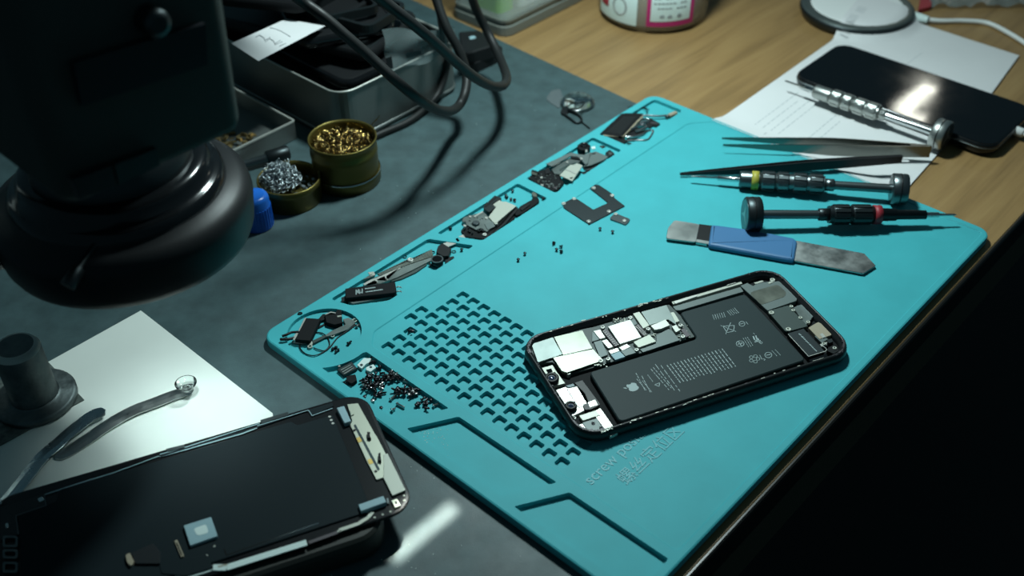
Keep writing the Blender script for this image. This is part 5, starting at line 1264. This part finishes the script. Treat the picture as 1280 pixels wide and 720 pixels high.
# small steel tray of gold scrap
TC = Vector(XY(369, 151, 14))
tray = thing('steel_tray', 'shallow steel tray holding gold scrap beside the brass tins', 'tray', (TC.x, TC.y, 0))
def tp_(i_):
    c = TC - ME * 60 - MN * 45; return ccw(rrect(c.x, c.y, 120 - 2 * i_, 90 - 2 * i_, max(2 - i_, .3), MA, 3))
b = MB(); b.loft([[(x, y, z) for x, y in tp_(i_)] for i_, z in ((.5, .05), (0, .6), (0, 14), (.9, 14), (.9, 1))]); b.build('body', Mt['tin_plate'], tray)
b = MB(); b.loft([[(x, y, z) for x, y in tp_(i_)] for i_, z in ((-.3, 13.2), (-.3, 14.4), (1.1, 14.4), (1.1, 13.2), (-.3, 13.2))], False, False); b.build('rim', Mt['bright'], tray)
b = MB()
for i in range(420):
    q = TC - ME * random.uniform(22, 112) - MN * random.uniform(10, 84); b.box((q.x, q.y, 1.6 + random.random() * 4), (random.uniform(1, 6), random.uniform(1, 4), random.uniform(.4, 3)), random.random() * 3)
o = b.build('gold_scrap', mat('gold_scrap', (.30, .22, .10), .35, metal=.8, var=(180, .7)), tray); o['kind'] = 'stuff'

def curls(cx, cy, z0_, r, h, n, m, parent, nm, rad=.28):
    b = MB()
    for i in range(n):
        a = random.uniform(0, 2 * pi); q = r * sqrt(random.random()) * .96
        zt = z0_ + h * (1 - (q / r) ** 2) * random.random()
        R_ = random.uniform(.9, 2.6); ph_ = random.uniform(0, 6.28); tl_ = random.uniform(-1, 1); pts = []
        for k in range(7):
            t = k / 6 * random.uniform(3.5, 5.5)
            pts.append((cx + q * cos(a) + R_ * cos(t + ph_), cy + q * sin(a) + R_ * sin(t + ph_), zt + R_ * tl_ * sin(t) + .25 * k))
        b.tube(pts, rad, 4)
    o = b.build(nm, m, parent); o['kind'] = 'stuff'; return o
TT = (-107, 586)
tn = thing('brass_tin', 'tall olive-gold tin filled with brass wool', 'tin', (*TT, 0))
b = MB(); b.lathe([(.05, 20.5), (.5, 22), (7, 22.3), (7.6, 22.3)], (*TT, 0), n=48, cap=True); b.build('base_cap', Mt['olive'], tn)
b = MB(); b.lathe([(7.4, 22.2), (7.9, 22.7), (8.4, 22.2)], (*TT, 0), n=48, cap=False); b.build('silver_line', Mt['chrome'], tn)
b = MB(); b.lathe([(8.2, 21.4), (20, 21.2), (20.6, 21.5), (24, 21.5), (24.6, 21.2), (30.4, 21.4), (31, 22), (31.6, 21.8), (31.6, 21.0), (30, 20.6), (18, 20.6)], (*TT, 0), n=48, cap=False); b.lathe([(17.5, 20.6), (18.2, 20.6)], (*TT, 0), n=32); b.build('body', Mt['olive'], tn)
curls(*TT, 25, 19.6, 5, 420, Mt['brass'], tn, 'brass_wool', .42)
b = MB(); b.tube([(TT[0] + 16, TT[1] + 14, 30), (TT[0] + 20, TT[1] + 16, 34), (TT[0] + 21, TT[1] + 13, 36), (TT[0] + 23, TT[1] + 15, 38)], .3, 5); b.build('loose_curl', Mt['brass'], tn)
q = P(360, 270, 0); LT = (q.x - .5, q.y + 19.5)
tl_ = thing('low_tin', 'low olive-gold tin heaped with grey metal wool', 'tin', (*LT, 0))
b = MB(); b.lathe([(.05, 18.5), (.6, 19.3), (11, 19.4), (11.4, 20), (15.4, 20), (16, 19.6), (16, 19), (14, 18.6), (7, 18.6)], (*LT, 0), n=44, cap=False); b.lathe([(.05, 19), (7.2, 18.6)], (*LT, 0), n=32); b.build('body', Mt['olive'], tl_)
curls(LT[0] - 6, LT[1] + 2, 11, 12.5, 14, 430, Mt['wool'], tl_, 'metal_wool', .4)
b = MB()
for i in range(60):
    a = random.uniform(0, 6.28); r_ = 17 * sqrt(random.random()); b.box((LT[0] + r_ * cos(a), LT[1] + r_ * sin(a), 9 + random.random() * 3), (random.uniform(1, 3), random.uniform(.6, 2), random.uniform(.4, 2)), random.random() * 3)
o = b.build('solder_bits', Mt['wool'], tl_); o['kind'] = 'stuff'
BCp = XY(322, 292, 0)
bc = thing('bottle_cap', 'blue ribbed bottle cap beside the low tin', 'cap', (BCp[0] - 1, BCp[1] + 9, 0))
c_ = (BCp[0] - 1, BCp[1] + 9)
b = MB(); b.lathe([(0, 9), (.6, 9.4), (20, 9), (22, 8.2), (22.6, 6.5)], (*c_, 0), n=36); b.build('body', Mt['blue_cap'], bc)
b = MB()
for i in range(30):
    a = i * 2 * pi / 30; b.box((c_[0] + 9.3 * cos(a), c_[1] + 9.3 * sin(a), 8), (.7, .8, 14), a)
b.build('ribs', Mt['blue_cap'], bc)
rd = thing('spinner_tool', 'dark metal rod with a thick collar lying beside the steel tray', 'tool', (*XY(320, 202, 0), 0))
a = P(250, 220, 5); c = P(361, 190, 5); L_ = (c - a).length; dd = (c - a)
b = MB(); b.lathe([(0, 2.4), (L_ * .72, 2.8), (L_ * .74, 3.6)], a, dd, 14); b.build('rod', Mt['gunmetal'], rd)
b = MB(); b.lathe([(L_ * .74, 3.6), (L_ * .75, 4.6), (L_ - .8, 4.9), (L_, 4.2)], a, dd, 18); b.build('collar', Mt['gun_dark'], rd)

# ------------------------------------------------------------------ cables
C2 = crop(260, 0, 2.5725)
def cable(label, pts, r, m='rubber'):
    b = MB(); b.tube(spl([P(*C2(x, y), z) for x, y, z in pts], 10), r, 12)
    one('black_cable', b, Mt[m], label, 'cable', origin=tuple(P(*C2(pts[0][0], pts[0][1]), 0)))
cable('thick black cable looping low in front of the steel box', [(150, -110, 165), (290, -5, 136), (370, 52, 126), (440, 112, 115), (520, 182, 101), (600, 255, 87), (680, 320, 70), (750, 356, 46), (798, 348, 26), (826, 300, 30), (830, 232, 38), (806, 160, 52), (768, 90, 66), (735, 0, 82), (715, -80, 96)], 3.2)
cable('thick black cable hanging in a wide loop over the grey mat', [(440, -90, 160), (560, 0, 138), (640, 62, 124), (720, 128, 107), (785, 188, 89), (850, 243, 70), (905, 274, 50), (946, 276, 38), (960, 248, 31), (938, 185, 28), (900, 105, 38), (860, 25, 58), (835, -60, 84)], 3.2)
cable('slim glossy black cable curving down behind the tall tin', [(735, -60, 75), (748, 60, 64), (764, 150, 43), (768, 215, 24), (735, 308, 7), (655, 384, 2.8), (560, 428, 2.6), (500, 455, 2.6), (440, 482, 2.6)], 2.5)

# ------------------------------------------------------------------ little clear things and pin beside the mat
LK = crop(660, 90, 9)
ln = thing('glass_lens', 'round clear glass lens with a thin rim lying on the grey mat', 'lens', (*XY(722, 125, 0), 0))
x, y = XY(722, 126, 3)
b = MB(); b.lathe([(0, 9), (.6, 11), (2.4, 11.6), (5.2, 9.4), (7.0, 5.4), (7.6, .3)], (x, y, .1), n=32); b.build('dome', Mt['silicone_clear'], ln)
b = MB(); b.tube([(x + 11.9 * cos(i * 2 * pi / 40), y + 11.9 * sin(i * 2 * pi / 40), 2.0) for i in range(41)], .5, 7); b.build('rim', Mt['chrome'], ln)
fl = MB(); fl.prism(rnd(tr(LK, [(205, 300), (260, 210), (360, 190), (400, 300), (350, 410), (240, 340)], .4), 2), .05, .5, .1); one('plastic_chip', fl, mat('dull_film', (.10, .12, .125), .2), 'flat clear plastic chip beside the round glass lens', 'chip')
pinb = thing('sim_pin', 'bent dark wire tray pin with a looped handle on the grey mat', 'pin', (*XY(715, 142, 0), 0))
b = MB(); b.tube(spl([P(*LK(x, y), z) for x, y, z in [(400, 470, 1.0), (470, 520, 1.0), (540, 570, 1.0), (600, 555, 1.0), (590, 505, 1.0), (520, 460, 1.0), (440, 440, 1.0), (400, 470, 1.0)]], 6), .9, 8); b.build('loop', Mt['gun_dark'], pinb)
b = MB(); b.tube([P(*LK(605, 562), 1), P(*LK(695, 632), .8)], .45, 8); b.build('pin', Mt['gun_dark'], pinb)
b = MB(); b.tube(spl([P(*LK(x, y), z) for x, y, z in [(420, 430, 1.5), (480, 370, 2.5), (560, 350, 6.5), (630, 335, 6.5), (620, 370, 6.5), (560, 410, 6), (480, 415, 3.5), (430, 440, 1.5)]], 6), .55, 8); b.build('loop', Mt['gun_dark'], pinb)
part('tag', LK, [(365, 440), (390, 395), (455, 375), (475, 410), (430, 480), (380, 465)], .1, 1.8, Mt['black'], pinb, .8)

# ------------------------------------------------------------------ white card, steel post, curved strips
cd = MB(); c0 = Vector(XY(176, 388, .5))
cdp = [c0, c0 + MN * 118, c0 + MN * 150 - ME * 20, c0 + MN * 150 - ME * 150, c0 - ME * 150]
cd.prism([(q.x, q.y) for q in cdp], .05, .55, .1)
one('white_card', cd, Mt['card'], 'glossy white card under the steel post and the curved strips', 'card')
PB = P(45, 497, 3); 
pst = thing('steel_post', 'stubby grey steel post on a round flange and square plate', 'post', (PB.x, PB.y, .55))
pq = [XY(*D2(*q), 1.2) for q in ((78, 341), (216, 266), (180, 205))]
pq = [Vector(q) for q in pq]; pq.append(pq[0] + (pq[2] - pq[1]) * 1.0)
e1 = (pq[1] - pq[0]).normalized(); sq = [pq[1] - e1 * 44, pq[1], pq[1] + Vector((-e1.y, e1.x)) * 44, pq[1] - e1 * 44 + Vector((-e1.y, e1.x)) * 44]
b = MB(); b.prism([tuple(q) for q in sq], .55, 1.3, .1); b.build('plate', Mt['dirty_plate'], pst)
b = MB(); b.lathe([(1.3, 19), (1.5, 20), (4.4, 20), (5.2, 18.6), (5.4, 13), (6.2, 12)], (PB.x, PB.y, 0), n=44); b.build('flange', Mt['cast'], pst)
b = MB(); b.lathe([(5, 12), (6, 11.4), (36, 11.2), (38.4, 9.6)], (PB.x, PB.y, 0), n=40); pp2 = b.build('shaft', Mt['cast'], pst)
b = MB(); b.lathe([(36, 11.25), (38.45, 9.6), (38.5, 8.6)], (PB.x, PB.y, 0), n=40, cap=False); b.build('bright_chamfer', Mt['bright'], pp2)
def bent(label, pts, w_, m, th=.8):
    c = [P(*D2(x, y), z) for x, y, z in pts]; c = spl(c, 6); n = len(c); b = MB(); rings = []
    for i, q in enumerate(c):
        t = (c[min(i + 1, n - 1)] - c[max(i - 1, 0)]).normalized(); s_ = t.cross(Vector((0, 0, 1))).normalized()
        e_ = min(i, n - 1 - i); ww = w_ * (min(1, .45 + .2 * e_)) / 2
        up_ = s_.cross(t)
        rings.append([tuple(q - s_ * ww), tuple(q + s_ * ww), tuple(q + s_ * ww + up_ * th), tuple(q + s_ * ww * .3 + up_ * (th + .3)), tuple(q - s_ * ww * .3 + up_ * (th + .3)), tuple(q - s_ * ww + up_ * th)])
    b.loft(rings, smooth=False)
    return one('steel_strip', b, m, label, 'steel strip', origin=(c[n // 2].x, c[n // 2].y, .55))
Mt['mirror'] = mat('polished_strip', (.48, .54, .56), .2, metal=1, rvar=(60, .14, .40))
bent('curved polished steel strip running under the detached display', [(272, 300, 3.4), (240, 308, 3.0), (190, 345, 2.4), (150, 380, 2.2), (110, 415, 2.0), (70, 465, 1.8), (30, 515, 1.4), (0, 550, 1.2), (-20, 580, 1)], 7.0, Mt['mirror'])
bent('curved worn steel strip carrying the clear suction cup', [(142, 415, .8), (175, 402, .9), (225, 370, 1.1), (280, 332, 1.3), (340, 298, 1.5), (400, 275, 1.5), (450, 256, 1.3), (492, 244, 1.0)], 7.0, Mt['steel_worn'])
SU = P(235, 489, 2.2)
b = MB(); b.lathe([(0, 2.6), (.6, 3.0), (2.2, 2.6), (3.2, 3.6), (5.6, 5.4), (6.2, 5.5), (6.2, 5.1), (4.6, 3.6), (3.8, 1.5), (3.7, .1)], (SU.x, SU.y, 2.1), n=28)
one('suction_cup', b, Mt['silicone_clear'], 'small clear suction cup standing on the worn steel strip', 'suction cup', origin=(SU.x, SU.y, 2.1))

b = MB()
for i in range(130):
    u, v = (random.uniform(330, 700), random.uniform(470, 720)) if i < 70 else (random.uniform(400, 700), random.uniform(120, 330))
    x, y = XY(u, v, 0); q_ = Vector((x, y)) - MO
    if -3 < q_.dot(ME) < W_ + 3 and -3 < q_.dot(MN) < H_ + 3: continue
    b.box((x, y, .08), (random.uniform(.15, .6), random.uniform(.12, .25), .12), random.random() * 3)
o = b.build('dust', Mt['pale_label'], None, origin=(*XY(500, 600, 0), 0)); tag(o, 'fine pale dust specks scattered over the slate grey mat', 'dust'); o['kind'] = 'stuff'

# ------------------------------------------------------------------ microscope head over the left of the bench
MCn = Vector((-172, 392)); Z1 = 172
sc = thing('microscope', 'dark microscope head with a black ring lamp hanging over the grey mat', 'microscope', (MCn.x - 250, MCn.y + 60, 0))
b = MB(); b.lathe([(98, 34), (98, 50), (99.5, 53.5), (103, 55), (116, 56.5), (121, 55.5), (124, 51), (125.5, 46.5), (126.5, 46)], (*MCn, 0), n=64); rl = b.build('ring_lamp', Mt['black'], sc)
b = MB(); b.lathe([(126, 46), (129.5, 45.4), (131, 43.5), (131.5, 41), (136, 40.4), (138, 38.5), (138.5, 35)], (*MCn, 0), n=56); b.build('ring_clamp', Mt['black_gloss'], sc)
b = MB(); b.lathe([(138, 34), (150, 33.4), (150.6, 32), (153, 32), (153.6, 33), (Z1 + 1, 33)], (*MCn, 0), n=56); b.build('lens_barrel', Mt['gun_dark'], sc)
b = MB(); b.lathe([(97.5, 33), (97.6, 31), (105, 30), (105.2, 1)], (*MCn, 0), n=40); b.build('objective_glass', Mt['lens'], sc)
cr_, cl_ = Vector(XY(312, 159, Z1)), Vector(XY(86, 264, Z1))
fe = (cr_ - cl_).normalized(); fn = Vector((fe.y, -fe.x))       # along the face, out of the face
fw_ = (cr_ - cl_).length
cen = (cr_ + cl_) / 2 - fn * 55
def bod(i_, z, r=9): return [(x, y, z) for x, y in rrect(cen.x, cen.y, fw_ - 2 * i_, 110 - 2 * i_, max(r - i_, 1), atan2(fe.y, fe.x), 6)]
b = MB(); b.loft([bod(4, Z1), bod(1.2, Z1 + 1), bod(0, Z1 + 4), bod(-2, Z1 + 60), bod(-3, Z1 + 120), bod(4, Z1 + 130)], True, True, True); b.build('head_body', Mt['scope'], sc)
def face_pt(u, v, off=.4):
    d = _fw + _rt * ((u - 640) / F_PX) - _up * ((v - 360) / F_PX)
    o = Vector((0, 0, CAM_H)); p0 = Vector((cr_.x, cr_.y, Z1)) + Vector((fn.x, fn.y, 0)) * (off + 1.2); n_ = Vector((fn.x, fn.y, -.033))
    return o + d * ((p0 - o).dot(n_) / d.dot(n_))
def panel(name, pts, m, th=.8):
    A = [face_pt(*q) for q in pts]; B_ = [q + Vector((fn.x, fn.y, 0)) * th for q in A]
    b = MB(); b.loft([[tuple(q) for q in A], [tuple(q) for q in B_]]); return b.build(name, m, sc)
panel('dark_panel', [(87, 76), (98, 130), (255, 78), (252, 27)], Mt['scope_panel'], 2.4)
panel('name_plate', [(84, 221), (93, 245), (141, 228), (134, 203)], Mt['scope_panel'], 3.2)
panel('name_plate', [(137, 202), (143, 227), (193, 203), (190, 182)], Mt['gun_dark'], 3.2)
kq = face_pt(186, 24); b = MB(); b.lathe([(-1, 5), (5, 5), (6.4, 4.4), (7, 3)], kq, (fn.x, fn.y, 0), 24); b.build('focus_knob', Mt['gun_dark'], sc)
a = P(124, 298, 128); c = P(84, 358, 118); b = MB(); b.lathe([(0, 1.3), ((c - a).length * .6, 1.5), ((c - a).length * .62, 3), ((c - a).length, 3.2)], a, c - a, 14); b.build('clamp_screw', Mt['gun_dark'], sc)
a = P(8, 300, 112); c = P(-12, 330, 112); b = MB(); b.lathe([(0, 5), (2, 8), (14, 8), (16, 6)], P(10, 312, 112), Vector((-1, -.3, 0)), 20); b.build('side_knob', Mt['black_gloss'], sc)
# stand out of view to the left
bs = Vector((-388, 470))
b = MB(); b.prism(rrect(bs.x, bs.y, 100, 110, 12, MA), 0.02, 22, 3); b.build('stand_base', Mt['scope'], sc)
b = MB(); b.lathe([(20, 16), (380, 16), (384, 14)], (bs.x, bs.y, 0), n=28); b.build('stand_pillar', Mt['steel'], sc)
b = MB(); q = Vector((cen.x, cen.y)); dv = (q - bs); b.lathe([(-25, 12), (dv.length, 12)], (bs.x, bs.y, 282), (dv.x, dv.y, 0), 24); b.build('boom_arm', Mt['gun_dark'], sc)
b = MB(); b.lathe([(262, 24), (302, 24)], (bs.x, bs.y, 0), n=28); b.build('pillar_clamp', Mt['scope'], sc)
